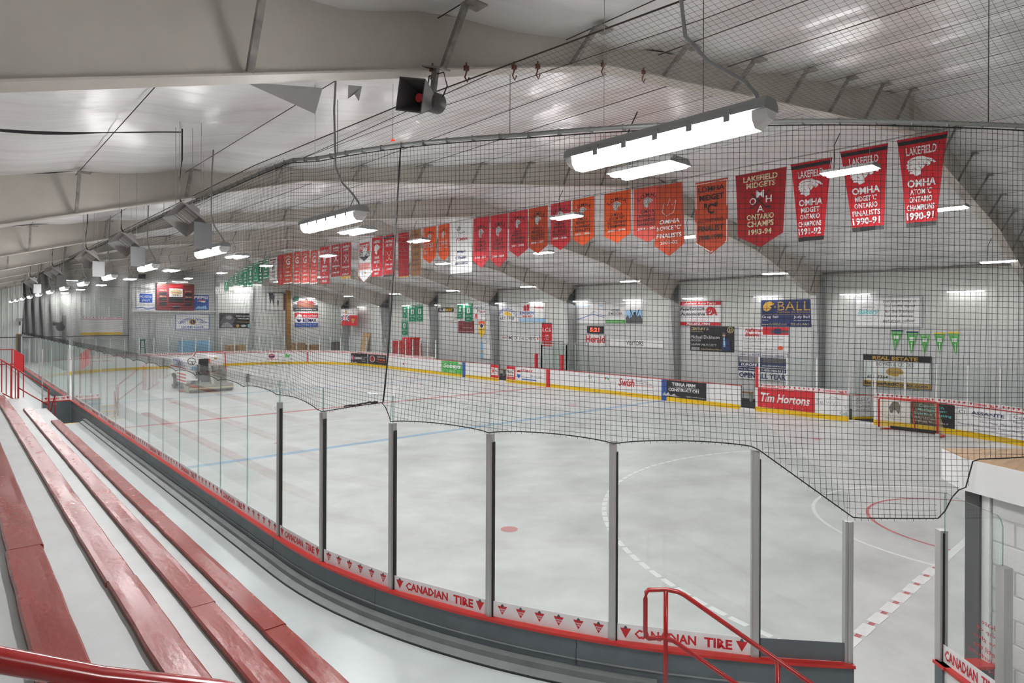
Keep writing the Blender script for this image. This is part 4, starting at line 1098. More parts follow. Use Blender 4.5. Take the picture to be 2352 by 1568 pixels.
sign('wall_sign', 'black broker sign with gold heading and a suited figure', 'sign', 'far', 16.32, 18.87, 2.39, 3.71, 'black',
     [T('CENTURY 21', .02, .84, .42, .11, 'cream', 0, .02), T('United Realty Inc.', .02, .76, .28, .05, 'cream'), T('Michael Dickinson', .02, .50, .66, .13, 'white'), T('BROKER', .02, .38, .24, .08, 'lgrey'), T('Lakefield', .02, .22, .22, .09, 'white'), T('705.761.5077', .27, .21, .34, .08, 'white', .1), T('EnjoyTheKawarthas.ca', .26, .04, .48, .07, 'cream'), ('r', .03, .03, .2, .12, 'grey'), ('e', .92, .86, .07, .12, 'cream'), ('e', .92, .86, .058, .10, 'black'), T('21', .885, .80, .075, .12, 'cream', 0, .02), ('p', [(.73, .02), (.74, .45), (.77, .56), (.82, .58), (.9, .5), (.94, .05)], 'navy'), ('p', [(.77, .2), (.77, .56), (.8, .58), (.82, .2)], 'sky'), ('e', .785, .67, .035, .075, 'skin'), ('e', .785, .73, .036, .04, 'dgrey')])
sign('wall_sign', 'white electrician sign with red script heading and a plug photo', 'sign', 'far', 13.54, 16.08, 2.45, 3.70, 'white',
     [('r', .50, .7, .50, .3, 'red'), ('r', .66, .78, .34, .1, 'dgrey'), ('r', .72, .74, .14, .2, 'navy'), T('Heffernan', .14, .80, .36, .15, 'red', .2, .03), T('Electric', .14, .62, .30, .15, 'red', .2, .03), T('Complete Electrical Services', .1, .48, .8, .09, 'dgrey', .1), T('Residential  Commercial', .12, .35, .4, .05, 'grey'), T('Farm  Industrial', .12, .25, .3, .05, 'grey'), T('Lakefield, Ontario  705 652-3153', .1, .1, .74, .07, 'dgrey'), ('e', .85, .2, .05, .08, 'orange')])
sign('wall_sign', 'white and navy trailer inventory sign with two photos, low on the wall', 'sign', 'far', 13.60, 16.08, 1.10, 2.40, 'white',
     [('r', 0, .30, 1, .55, 'navy'), ('r', .02, .62, .44, .22, 'grey'), ('r', .52, .66, .46, .19, 'dgrey'), ('r', .04, .66, .2, .05, 'lgrey'), T('VIEW Our ENTIRE Inventory ONLINE!', .02, .88, .95, .09, 'navy', .1, .02), T('EUROPE', .06, .5, .34, .1, 'white', .1, .03), T('www.denjoytrailers.com', .5, .5, .47, .08, 'white', 0, .01), ('r', 0, .45, 1, .02, 'white'), T('Hwy #7, Norwood', .02, .33, .38, .08, 'white', 0, .02), T('1-800-900-5151', .5, .33, .46, .08, 'white', 0, .02), T('OPEN ALL YEAR', .02, .05, .96, .2, 'navy', 0, .03)])
sign('wall_sign', 'navy real estate sign with gold serif name and gold lion head', 'sign', 'far', 12.46, 14.89, 3.73, 5.02, 'navy',
     [T('BALL', .34, .60, .63, .33, 'gold', 0, -.005), T('Real Estate Inc. Brokerage', .33, .50, .64, .07, 'gold'), ('r', 0, .44, 1, .008, 'gold'), T('Greg Ball', .02, .29, .33, .12, 'white'), T('Broker', .03, .22, .12, .04, 'white'), T('Judy Ball', .66, .29, .3, .12, 'white'), T('Sales Representative', .66, .21, .3, .04, 'white'), T('www.CallABall.com', .02, .05, .5, .08, 'cream'), T('705-651-BALL', .60, .05, .37, .08, 'cream'), ('p', [(.05, .62), (.04, .78), (.1, .92), (.2, .94), (.27, .86), (.25, .8), (.18, .78), (.22, .7), (.18, .62), (.12, .56)], 'gold'), ('p', [(.27, .74), (.3, .78), (.29, .68)], 'gold')])
sign('wall_sign', 'white bakery sign with teal script badge and five lines of text', 'sign', 'far', 8.03, 10.62, 3.76, 5.05, 'lgrey',
     [('r', .03, .05, .94, .90, 'white'), T('Just steps away at', .44, .79, .48, .1, 'dgrey', 0, .01), T('the traffic signal', .46, .63, .44, .1, 'dgrey', 0, .01), T('for the freshest', .47, .47, .42, .1, 'dgrey', 0, .01), T('bakery classics', .47, .31, .4, .1, 'dgrey', 0, .01), T('and great coffee!', .44, .15, .46, .1, 'dgrey', 0, .01), T('Bakery', .06, .38, .32, .22, 'cyan', .3, .02), T('LAKEFIELD', .12, .64, .2, .05, 'grey', 0, .02), T('ON QUEEN', .15, .27, .14, .04, 'grey'), ('l', [(.22, .86), (.09, .72), (.09, .3), (.22, .14), (.36, .3), (.36, .72), (.22, .86)], .006, 'lgrey')])
sign('wall_sign', 'gold, white and black real estate sign hung lowest on the wall behind the glass', 'sign', 'far', 7.71, 10.23, 1.23, 2.55, 'white',
     [('r', 0, .82, 1, .18, 'black'), ('r', 0, 0, 1, .17, 'gold'), T('REAL ESTATE', .14, .85, .68, .12, 'gold', 0, .03), T('BOWES & COCKS', .2, .66, .56, .12, 'dgrey'), ('e', .48, .48, .13, .14, 'gold'), ('e', .57, .37, .03, .05, 'white'), T('The Gallery', .38, .45, .2, .08, 'dgrey', .2), T('652-3364', .06, .25, .32, .1, 'black', .1, .01), T('Proudly Serving the Community Since 1958', .42, .22, .55, .05, 'dgrey'), T('BowesAndCocks.com', .02, .035, .94, .11, 'black', 0, .02)], frame='ink_dgrey')
sign('wall_sign', 'small white newspaper sign with red serif name under the digital clock', 'sign', 'far', 24.75, 26.33, 2.39, 3.14, 'white', [T('Herald', .02, .28, .96, .62, 'red', 0, .03), T('the lakefield weekly paper', .1, .08, .8, .1, 'lgrey')])
ck = sign('wall_clock', 'black digital clock showing red numerals above the newspaper sign', 'clock', 'far', 24.89, 26.15, 3.20, 3.63, 'black', [], t=0.1, pos=XR - 0.12, group=None)
v, f = text_geo('5:21', 0, .03); obj('digits', MB().add([(0.25 + a * .75, 0.09 + b * .25, 0.006) for a, b in v], f), 'led_red', ck)
sign('wall_banner', 'narrow red cloth banner with white crest lettering beside the bench glass', 'banner', 'far', 29.31, 30.26, 2.25, 3.82, 'red', [('r', 0, .95, 1, .05, 'dgrey'), T('LCS', .1, .62, .8, .16, 'white', 0, .02), T('CUBA', .3, .44, .4, .05, 'white'), T('Champions', .2, .36, .6, .06, 'white'), T('In Toro', .3, .28, .4, .05, 'white')], t=0.01, group='wall banners', cloth=True)
sign('bench_sign', 'long white board reading HOME OF THE CHIEFS in black', 'sign', 'far', 30.47, 34.28, 2.52, 2.92, 'white', [T('HOME OF THE CHIEFS', .06, .2, .84, .6, 'black', 0, .01), ('e', .955, .5, .02, .2, 'orange'), ('e', .025, .5, .02, .2, 'orange')], t=0.02, group='bench name boards')
sign('bench_sign', 'long white board reading VISITORS in black', 'sign', 'far', 20.59, 24.41, 2.46, 2.88, 'white', [T('VISITORS', .33, .18, .32, .66, 'black', 0, .01)], t=0.02, group='bench name boards')
sign('wall_sign', 'cream sandwich shop sign with a green and yellow capsule logo', 'sign', 'far', 40.04, 42.41, 3.96, 5.21, 'offwhite', [('r', .1, .5, .8, .3, 'black'), ('e', .1, .65, .06, .15, 'black'), ('e', .9, .65, .06, .15, 'black'), T('SUB', .12, .55, .36, .2, 'white', .1, .03), T('WAY', .48, .55, .4, .2, 'yellow', .1, .03), T('1-705-652-7000', .12, .12, .76, .1, 'grey'), T('Eat Fresh', .25, .86, .5, .1, 'lime')])
gb = [(46.93, 47.70, 4.09, 5.27, 'upper of a stacked pair'), (45.59, 46.65, 3.79, 5.21, 'middle one above the red crates'), (44.50, 45.49, 3.81, 5.27, 'beside the wall column'), (46.86, 47.84, 2.60, 3.99, 'lowest one, below the rest'), (39.02, 39.69, 4.06, 5.32, 'narrow one beside the sandwich sign'), (37.79, 38.74, 3.80, 5.27, 'wide one above the maroon board')]
for y0, y1, z0, z1, nm_ in gb:
    sign('wall_banner', 'dark green wall banner, %s' % nm_, 'banner', 'far', y0, y1, z0, z1, 'green', [('r', .06, .03, .88, .012, 'white'), ('r', .06, .95, .88, .012, 'white'), T('LAKEFIELD', .12, .86, .76, .07, 'white'), ('r', .3, .46, .4, .3, 'offwhite'), T('4', .4, .5, .2, .22, 'green', 0, .02), T('CHAMPIONS', .12, .3, .76, .06, 'white'), T('2008', .3, .14, .4, .08, 'white')], t=0.01, group='green wall banners', cloth=True)
sign('wall_sign', 'white ice cream shop sign with dark script and a small red figure', 'sign', 'far', 36.10, 37.71, 3.94, 5.18, 'white', [T('Hamilton', .04, .7, .9, .2, 'navy', .2, .01), T('Place', .3, .46, .6, .2, 'maroon', .2, .01), T('652', .62, .22, .3, .16, 'dgrey'), ('p', [(.12, .1), (.18, .4), (.3, .42), (.34, .1), (.26, .12), (.23, .26), (.2, .12)], 'red')])
sign('wall_sign', 'plain maroon board with thin cream lines and small text', 'sign', 'far', 37.61, 39.58, 2.96, 3.90, 'maroon', [('r', .03, .12, .94, .02, 'offwhite'), T('kawartha credit union', .3, .4, .6, .08, 'offwhite'), T('branch', .06, .72, .25, .07, 'pink')])
yp = sign('wall_banner', 'narrow yellow and orange pennant banner with a round crest', 'banner', 'far', 36.30, 37.03, 2.95, 3.90, 'yellow', [('r', 0, .72, 1, .28, 'orange'), ('e', .5, .62, .34, .2, 'white'), ('e', .5, .62, .26, .15, 'navy'), T('LEGION', .15, .28, .7, .1, 'navy'), ('p', [(0, 0), (1, 0), (.5, -.5)], 'sky'), ('p', [(.1, 0), (.9, 0), (.5, -.38)], 'yellow')], t=0.01, group='wall banners', cloth=True)
ln = sign('wall_sign', 'pale blue and white board on the wall below the yellow pennant', 'sign', 'far', 35.65, 36.82, 1.06, 2.32, 'white', [('r', 0, 0, .42, 1, 'offwhite'), ('r', .02, .02, .3, .96, 'sky'), ('e', .17, .45, .1, .08, 'gold'), ('r', 0, 0, 1, .04, 'grey')])
fg = sign('flag', 'red and white flag with union emblem and shield hung near the far corner', 'flag', 'far', 53.9, 57.1, 3.37, 5.0, 'red', [('r', 0, .62, 1, .38, 'white'), ('r', 0, .28, .5, .34, 'navy'), ('l', [(0, .28), (.5, .62)], .03, 'white'), ('l', [(0, .62), (.5, .28)], .03, 'white'), ('r', .2, .28, .1, .34, 'white'), ('r', 0, .42, .5, .06, 'white'), ('r', .225, .28, .05, .34, 'red'), ('r', 0, .435, .5, .03, 'red'), ('p', [(.66, .3), (.66, .42), (.84, .42), (.84, .3), (.75, .18)], 'gold'), ('p', [(.68, .22), (.82, .22), (.75, .16)], 'white'), ('e', .32, .82, .06, .12, 'gold'), ('l', [(.05, .85), (.2, .75), (.26, .9)], .012, 'dgrey'), ('l', [(.7, .9), (.8, .72), (.9, .92), (.95, .72)], .012, 'maroon')], t=0.01, group=None, cloth=True, pos=28.75)
for x in (0.1, 3.1): obj('hanging_cord', MB().tube([(x, 1.63, -0.005), (x, 6.36 - 3.37, -0.005)], 0.006, 4), 'net_cord_brown', fg)
# end wall
sign('end_sign', 'white water brand sign with a blue square and wave, beside the scoreboard', 'sign', 'end', 11.53, 12.88, 4.69, 6.12, 'white', [('r', .16, .42, .7, .52, 'blue'), T('AQUAFINA', .2, .68, .62, .16, 'white'), T('plus+', .3, .46, .42, .18, 'white'), T('VITAMIN WATER', .05, .26, .9, .08, 'grey'), ('l', [(.0, .1), (.3, .16), (.6, .06), (1, .14)], .05, 'blue')], group='end wall signs')
sb_ = sign('scoreboard', 'dark red electronic scoreboard with black score windows on the end wall', 'scoreboard', 'end', 12.96, 15.82, 4.70, 6.96, 'maroon', [('r', .02, .93, .96, .05, 'brown'), ('r', .32, .82, .38, .15, 'red'), ('r', .33, .5, .36, .31, 'white'), ('e', .51, .67, .16, .10, 'gold'), ('e', .51, .67, .14, .08, 'cream'), T('Tim Hortons', .39, .63, .24, .07, 'maroon', .1, .02), T('LAKEFIELD', .37, .53, .28, .05, 'dgrey', 0, .02)] + [('r', x, y, w_, h, 'black') for x, y, w_, h in ((.06, .55, .2, .12), (.06, .35, .2, .12), (.06, .17, .2, .13), (.75, .53, .2, .12), (.75, .35, .2, .12), (.75, .17, .2, .13), (.31, .30, .4, .19), (.42, .05, .18, .12))] + [T('penalty', .08, .7, .18, .07, 'cream'), T('penalty', .75, .68, .18, .07, 'cream'), T('Home', .08, .48, .16, .06, 'cream'), T('Guests', .76, .47, .17, .06, 'cream'), T('period', .42, .12, .18, .06, 'sky')], t=0.25, pos=YF - 0.28, group=None)
sign('end_sign', 'blue cola sign with white lettering and a red and white wave', 'sign', 'end', 15.84, 17.09, 4.77, 6.06, 'blue', [T('PEPSI', .03, .72, .94, .2, 'white', .15, .04), ('p', [(.22, .55), (.4, .62), (.7, .6), (.78, .64), (.76, .5), (.6, .5), (.4, .56)], 'white'), ('p', [(.24, .6), (.42, .68), (.72, .66), (.78, .64), (.7, .6), (.4, .62)], 'red'), ('p', [(.1, .05), (.3, .25), (.5, .2), (.8, .3), (.9, .05)], 'sky')], group='end wall signs')
sign('end_sign', 'white service club sign with curved blue lettering and a gold crest', 'sign', 'end', 14.48, 17.11, 3.07, 4.35, 'white', [T('LAKEFIELD & DISTRICT', .08, .62, .84, .17, 'blue', 0, .02, .62), T('EST.', .16, .4, .14, .08, 'blue', 0, .02), T('1945', .68, .4, .16, .08, 'blue', 0, .02), ('e', .5, .5, .11, .2, 'gold'), ('e', .5, .5, .075, .14, 'navy'), T('L', .475, .42, .05, .16, 'gold', 0, .02), T('LIONS CLUB', .17, .07, .66, .16, 'blue', 0, .01)], group='end wall signs', frame='ink_blue')
sign('end_sign', 'black tobacco-free sport sign with a grey figure picture', 'sign', 'end', 17.99, 20.68, 3.16, 4.50, 'black', [('p', [(.02, .02), (.02, .4), (.12, .75), (.22, .92), (.38, .9), (.5, .6), (.42, .3), (.46, .02)], 'dgrey'), ('p', [(.05, .05), (.1, .3), (.25, .4), (.4, .2), (.42, .05)], 'grey'), ('e', .3, .7, .1, .12, 'grey'), T('MAKE YOUR SPORT', .53, .76, .45, .09, 'white', 0, .02), T('TOBACCO-FREE', .57, .6, .38, .08, 'white', 0, .02), ('r', .54, .4, .44, .02, 'gold'), ('e', .58, .15, .05, .1, 'gold'), ('e', .77, .15, .09, .08, 'lgrey'), ('e', .94, .15, .04, .12, 'cyan')], group='end wall signs')
sign('end_sign', 'red, white and blue realty sign with a balloon emblem', 'sign', 'end', 24.86, 27.19, 3.23, 4.57, 'white', [('r', 0, .68, 1, .32, 'red'), ('r', 0, 0, 1, .3, 'blue'), T('Above the Crowd', .34, .74, .6, .16, 'white', .2, .02), T('RE/MAX', .34, .35, .6, .26, 'navy', 0, .04), T('EASTERN REALTY INC.', .05, .1, .9, .13, 'lgrey'), ('p', [(.05, .7), (.1, .88), (.2, .93), (.28, .86), (.3, .7)], 'white'), ('p', [(.06, .55), (.28, .55), (.2, .34), (.14, .34)], 'navy')], group='end wall signs')
sign('end_sign', 'photo sign of a dark timber lodge with a white text strip', 'sign', 'end', 24.69, 27.19, 4.78, 6.13, 'lgrey', [('r', 0, 0, 1, .2, 'black'), T('www.kaworlbuilding.com', .08, .05, .84, .1, 'white', 0, .01), ('r', 0, .2, 1, .25, 'dgrey'), ('p', [(.15, .25), (.15, .55), (.5, .6), (.85, .5), (.85, .25)], 'brown'), ('p', [(.1, .55), (.25, .75), (.75, .72), (.92, .52)], 'maroon'), ('p', [(.38, .55), (.52, .95), (.66, .55)], 'brown'), ('p', [(0, .6), (0, 1), (.22, 1), (.2, .75)], 'dgreen')], group='end wall signs')

# pennants in a row on the long wall
for i, (yl, yr, zt, ztip, c2, txt) in enumerate([(9.16, 8.71, 3.64, 2.73, 'navy', 'ORIOLE'), (8.59, 8.15, 3.59, 2.66, 'navy', 'KNIGHTS'), (8.12, 7.73, 3.54, 2.65, 'lgrey', 'SKATE'), (7.61, 7.21, 3.56, 2.68, 'yellow', 'ONTARIO'), (7.14, 6.72, 3.59, 2.65, 'yellow', 'DISTRICT')]):
    W, H = yl - yr, zt - ztip
    tip = (0.5, 0.42, 0.5, 0.52, 0.66)[i]; tip = (.28, .4, .5, .52, .7)[i]
    o = obj('pennant', MB().prism([(0, H), (W, H), (W * tip, 0)][::-1], -0.006, 0.0, lambda p, q, r: (p, q, r)), 'cloth_lime'); o.matrix_local = face_mtx(XR - 0.04, yl, ztip, 'far')
    tag(o, 'small green triangular pennant, %s of five below the bakery sign' % ordn[i], 'pennant', 'green pennants')
    paint(o, W, H, [('r', 0, .94, 1, .06, c2), ('r', .3 + (tip - .5) * .3, .58, .4, .16, 'white'), T(txt, .18, .83, .66, .07, 'white'), ('p', [(tip * .6 + .16, .5), (tip * .6 + .24, .5), (tip * .75 + .15, .12), (tip * .75 + .11, .12)], 'white')])

# ---- advertising on the boards
def board_ad(label, side, y0, y1, bg, items, z0=0.21, z1=1.04, sl=None):
    if sl:
        a, b = path(sl[0], -0.018), path(sl[1], -0.018)          # left and right as seen
        # keep the flat sheet clear of the curved face
        W = sqrt((b[0] - a[0]) ** 2 + (b[1] - a[1]) ** 2); mt = face_mtx(a[0], a[1], z0, atan2(b[1] - a[1], b[0] - a[0]))
    else:
        W = abs(y1 - y0); mt = face_mtx(X1 - 0.018, max(y0, y1), z0, 'far')
    H = z1 - z0
    o = obj('board_advert', MB().box(0, W, 0, H, -0.004, 0.0), 'ink_' + bg); o.matrix_local = mt
    tag(o, label, 'advert', 'adverts on the boards'); paint(o, W, H, items, z=0.003); return o
board_ad('bright green advert sheet with white script on the far boards', 'far', 34.98, 37.45, 'lime', [T('Sobeys', .1, .3, .82, .5, 'white', .2, .03), T('LAKEFIELD', .35, .08, .3, .12, 'white'), ('r', .82, .8, .16, .18, 'offwhite')])
board_ad('red hardware shop advert cut in two by the bench door, outer half', 'far', 31.10, 31.94, 'red', [('r', .12, .2, .8, .58, 'white'), T('Ho', .55, .42, .4, .22, 'black', 0, .03), ('r', .2, .38, .28, .3, 'pink'), ('r', .26, .42, .16, .2, 'red')])
board_ad('red hardware shop advert next to the white realty advert', 'far', 29.50, 30.33, 'red', [('r', .05, .2, .82, .58, 'white'), T('Home', .1, .46, .7, .22, 'black', 0, .03), ('r', .12, .26, .6, .12, 'pink'), T('hardware', .1, .06, .7, .08, 'white')])
board_ad('white realty advert with a balloon emblem and red and blue lettering', 'far', 26.89, 29.46, 'white', [T('RE/MAX', .18, .66, .44, .2, 'red', .1, .02), T('705-652-3367', .52, .34, .42, .12, 'navy'), T('Eastern Realty Inc.', .62, .6, .3, .08, 'grey'), ('p', [(.05, .62), (.08, .76), (.12, .8), (.16, .76), (.19, .62)], 'red'), ('r', .05, .48, .14, .12, 'white'), ('p', [(.05, .46), (.19, .46), (.15, .22), (.12, .14), (.09, .22)], 'blue'), ('r', .24, .08, .5, .08, 'blue')])
board_ad('plain white advert with faint grey and green insurance lettering', 'far', 22.66, 23.82, 'white', [T('D', .38, .62, .2, .26, 'lime'), T('INSURANCE', .04, .38, .9, .16, 'lgrey'), T('lakefield', .1, .2, .6, .08, 'lgrey')])
board_ad('plain white advert with a small coloured flower emblem', 'far', 21.51, 22.61, 'white', [('e', .4, .76, .06, .08, 'orange'), ('e', .5, .8, .06, .08, 'sky'), ('e', .58, .72, .06, .08, 'lime'), T('COMMUNITY', .04, .42, .92, .16, 'lgrey'), T('care', .3, .22, .4, .1, 'lgrey')])
board_ad('white cleaning supply advert with large red script', 'far', 18.84, 21.34, 'white', [T('Swish', .03, .36, .42, .5, 'red', .25, .03), T("Canada's source", .48, .72, .32, .1, 'dgrey', .1, .01), T('for quality cleaning', .48, .58, .4, .1, 'dgrey', .1, .01), T('supplies and equipment', .48, .42, .46, .1, 'orange', .1, .01), T('For product information call 1-855-GoSwish', .04, .1, .9, .06, 'dgrey')])
board_ad('black construction advert with white lettering and a skyline', 'far', 16.04, 18.47, 'black', [T('TERRA FIRM', .22, .68, .54, .2, 'white', 0, .03), ('r', .14, .6, .7, .02, 'white'), T('CONSTRUCTION', .14, .36, .7, .2, 'white', 0, .03), ('p', [(.0, .06), (.04, .3), (.08, .12), (.13, .28), (.2, .1), (.28, .22), (.34, .08), (.44, .06)], 'lgrey'), T('705-652-1111 terrafirmconstruction', .55, .08, .42, .08, 'white')])
board_ad('large red coffee shop advert with white script lettering', 'far', 11.04, 13.50, 'red', [T('Tim Hortons', .06, .3, .86, .46, 'white', .25, .025), ('p', [(.05, .78), (.22, .76), (.22, .72), (.06, .73)], 'white'), ('e', .3, .05, .006, .014, 'white'), ('e', .62, .08, .008, .018, 'white'), ('e', .8, .12, .006, .014, 'white'), ('e', .12, .1, .006, .014, 'white')])
board_ad('white township advert with thin grey name and a swallow emblem', 'far', 9.73, 11.02, 'white', [T('Sel', .04, .46, .26, .24, 'grey'), T('wyn', .32, .38, .44, .28, 'lgrey'), ('l', [(.42, .78), (.52, .88), (.68, .84), (.6, .8)], .012, 'dgrey'), ('p', [(.66, .86), (.72, .72), (.70, .84)], 'lime'), ('l', [(.66, .5), (.56, .25), (.57, .08)], .008, 'grey'), T('0', .9, .36, .05, .12, 'dgrey'), T('Call', .76, .06, .2, .14, 'dgreen')])
board_ad('white clinic advert with a dark oval figure emblem behind the goal', None, 0, 0, 'white', [('p', [(.44, .4), (.4, .62), (.5, .9), (.66, .92), (.74, .74), (.72, .5), (.68, .34), (.62, .5), (.54, .52), (.5, .36)], 'dgrey'), T('Lakefield Family', .2, .2, .66, .12, 'grey'), T('Chiropractic', .3, .06, .5, .1, 'grey')], sl=(s_far(8.75), s_rarc(7.57)))
board_ad('black concussion advert with turquoise lettering beside the goal', None, 0, 0, 'black', [T('Concussion', .2, .78, .56, .15, 'cyan', 0, .01), T('Management', .16, .60, .68, .14, 'cyan', 0, .01), T('Baseline Testing', .08, .42, .86, .14, 'cyan', 0, .01), T('(705) 652-0240', .06, .26, .6, .09, 'white'), T('34 Bridge St. Lakefield', .06, .12, .8, .08, 'white')], sl=(s_rarc(7.55), s_rarc(6.12)))
board_ad('white financial advert with navy lettering on the curved corner boards', None, 0, 0, 'white', [('r', .02, .64, .13, .3, 'lgrey'), ('r', .03, .66, .11, .26, 'white'), T('CI', .045, .7, .08, .16, 'navy'), T('ASSANTE', .2, .74, .38, .13, 'navy', 0, .02), T('WEALTH MANAGEMENT', .2, .64, .36, .06, 'navy'), ('r', .64, .6, .004, .34, 'navy'), T('Corner', .68, .8, .24, .12, 'navy'), T('Financial Partners', .68, .62, .3, .1, 'navy'), T('Chris Mayer  Michael Corner', .3, .42, .52, .1, 'navy'), T('Financial Advisors, Assante Financial Management Ltd.', .04, .24, .92, .1, 'navy'), T('www.cornerfinancialpartners.com', .22, .08, .6, .08, 'navy')], sl=(s_rarc(6.1), s_rarc(3.5)))
board_ad('black advert with a shield emblem on the far corner boards', None, 0, 0, 'black', [('p', [(.05, .75), (.15, .8), (.2, .72), (.2, .4), (.12, .25), (.05, .45)], 'crimson'), ('p', [(.05, .75), (.12, .78), (.12, .25), (.05, .45)], 'sky'), T('FLEMING', .24, .4, .42, .26, 'white', .1, .03), T('nursing and', .7, .6, .26, .1, 'white'), T('Health', .7, .4, .16, .12, 'white'), T('705-749', .7, .2, .18, .08, 'white'), ('p', [(.05, .02), (.1, .16), (.2, .04), (.3, .14), (.4, .03)], 'lgrey')], sl=(s_far(47.5) + 2.9, s_far(47.5) + 0.75))
board_ad('black home inspection advert with an orange badge on the far corner boards', None, 0, 0, 'black', [('e', .24, .55, .15, .34, 'lgrey'), ('e', .24, .55, .12, .28, 'dred'), T('PILLAR TO POST', .52, .72, .4, .14, 'white'), T('Home', .5, .46, .44, .2, 'orange', 0, .03), T('Inspection', .5, .22, .44, .14, 'orange')], sl=(s_far(47.5) + 0.65, s_far(45.2)))
board_ad('white board section with a red and black round emblem on the far end', None, 0, 0, 'white', [('e', .3, .62, .1, .24, 'red'), ('e', .3, .62, .06, .15, 'white'), ('p', [(.22, .5), (.38, .5), (.38, .62), (.3, .68), (.22, .62)], 'navy'), T('HENDREN', .14, .2, .34, .14, 'red'), ('p', [(.72, .5), (.72, .8), (.76, .9), (.8, .7), (.86, .84), (.86, .5)], 'lime'), T('FUTURE', .64, .2, .32, .14, 'grey')], sl=(SB[6] + 0.3 - 2.6, SB[6] - 5.0))
obj('board_seam', MB().box(-0.03, 0.03, -0.03, 0.03, 0.2, 1.04), 'ink_red', RB, (*path(SB[5] + 7.2, -0.012), 0.0))
for sv, nm_, it in ((s_far(44.2), 'faint gold round badge', [('e', .5, .5, .34, .42, 'cream'), ('e', .5, .5, .28, .36, 'white'), T('50', .34, .36, .3, .3, 'cream')]), (s_far(42.6), 'faint red and blue family emblem', [('l', [(.3, .8), (.7, .7)], .03, 'sky'), ('p', [(.4, .3), (.6, .5), (.7, .25)], 'crimson'), T('hope', .3, .08, .4, .12, 'sky')])):
    a, b = path(sv + .5, 0), path(sv - .4, 0)
    board_ad('white board section with a %s near the far corner' % nm_, 'far', a[1], b[1], 'white', it)

# ================================================================== HANGING BANNERS
HEAD = [(.0, .62), (.06, .72), (.04, .80), (.16, .93), (.34, 1.0), (.55, .98), (.70, .88), (.86, .78), (1.0, .58), (.93, .56), (.82, .66), (.80, .50), (.70, .44), (.66, .58), (.58, .40), (.48, .30), (.50, .10), (.30, .0), (.24, .14), (.08, .16), (.10, .26), (.05, .32), (.08, .40), (.0, .44), (.04, .54)]
HLINE = [[(.12, .78), (.3, .86), (.5, .84), (.62, .74)], [(.42, .72), (.44, .5), (.5, .34)], [(.56, .7), (.6, .52), (.66, .62)], [(.7, .76), (.8, .66), (.9, .6)], [(.1, .58), (.2, .6)], [(.08, .28), (.2, .28)], [(.26, .44), (.34, .34)]]
def head(x, y, w_, h, c='white', ink='dred'):
    it = [('p', [(x + a * w_, y + b * h) for a, b in HEAD], c)]
    for l in HLINE: it.append(('l', [(x + a * w_, y + b * h) for a, b in l], 0.012, ink))
    return it
LASTB = {}
def banner(label, yc, W, zt, zb_, bg, items, style='rect', taper=0.0, lean=0.0, wave=0.02, border=None, X=15.5, rot=0.0, group='championship banners'):
    zt = min(zt, 8.0); H = zt - zb_
    up = yc + W / 2; lo = max(yc - W / 2, LASTB.get(X, -99) + 0.07); LASTB[X] = up; yc = (up + lo) / 2; W = up - lo
    wave = min(wave, 0.015) if rot == 0 else wave
    nx, ny = 8, 10
    sd = yc * 1.7
    def warp(a, b):
        g = min(1.0, max(0.0, 1 - b / H))
        f_ = 1 - taper * g ** 0.8
        return (W / 2 + (a - W / 2) * f_ + lean * g * W, b, wave * g * sin(a / W * 7 + sd) + 0.5 * wave * sin(b * 4 + sd) * g)
    v = []; f = []
    for layer in (0.004, -0.004):
        for j in range(ny + 1):
            for i in range(nx + 1):
                a = W * i / nx; b = H * j / ny
                if style == 'point':
                    lowb = 0.16 * H * abs(2 * i / nx - 1) ; b = lowb + (H - lowb) * j / ny
                x, y, z = warp(a, b); v.append((x, y, z + layer))
    n1 = (nx + 1) * (ny + 1)
    for j in range(ny):
        for i in range(nx):
            q = j * (nx + 1) + i
            f.append((q, q + 1, q + nx + 2, q + nx + 1)); f.append((n1 + q, n1 + q + nx + 1, n1 + q + nx + 2, n1 + q + 1))
    ed = [i for i in range(nx + 1)] + [(j + 1) * (nx + 1) - 1 for j in range(1, ny + 1)] + [ny * (nx + 1) + i for i in range(nx - 1, -1, -1)] + [j * (nx + 1) for j in range(ny - 1, 0, -1)]
    for i in range(len(ed)):
        a, b = ed[i], ed[(i + 1) % len(ed)]; f.append((b, a, n1 + a, n1 + b))
    o = obj('banner', MB().add(v, f), 'cloth_' + bg, smooth=False)
    o.matrix_local = face_mtx(X, yc + W / 2, zb_, -pi / 2 + rot)
    tag(o, label, 'banner', group)
    paint(o, W, H, items, z=0.009, warp=warp)
    obj('hanging_rod', MB().tube([(0.0, H, 0), (W, H, 0)], 0.009, 6), 'steel', o)
    return o
bands = [('r', .0, .925, 1, .045, 'black'), ('r', 0, .0, 1, .05, 'black')]
def hawk(l3, l4, l5, yr): return bands + [T('LAKEFIELD', .16, .80, .66, .09, 'white', 0, .02)] + head(.14, .56, .70, .22) + [T('OMHA', .14, .44, .74, .085, 'white', 0, .03), T(l3, .2, .355, .6, .065, 'white', 0, .02), T(l4, .16, .27, .66, .065, 'white', 0, .02), T(l5, .08, .18, .82, .065, 'white', 0, .02), T(yr, .06, .075, .84, .085, 'white', 0, .03)]
banner('red banner with black bands, feathered head and ATOM C lettering, nearest in the row', 4.19, .95, 7.97, 6.03, 'red', hawk("ATOM 'C'", 'ONTARIO', 'CHAMPIONS', '1990-91'), taper=.42, wave=.03)
banner('red banner with black bands reading MIDGET C FINALISTS, second in the row', 5.34, 1.01, 7.95, 6.05, 'red', hawk("MIDGET 'C'", 'ONTARIO', 'FINALISTS', '1990-91'), taper=.36, lean=.1, wave=.03)
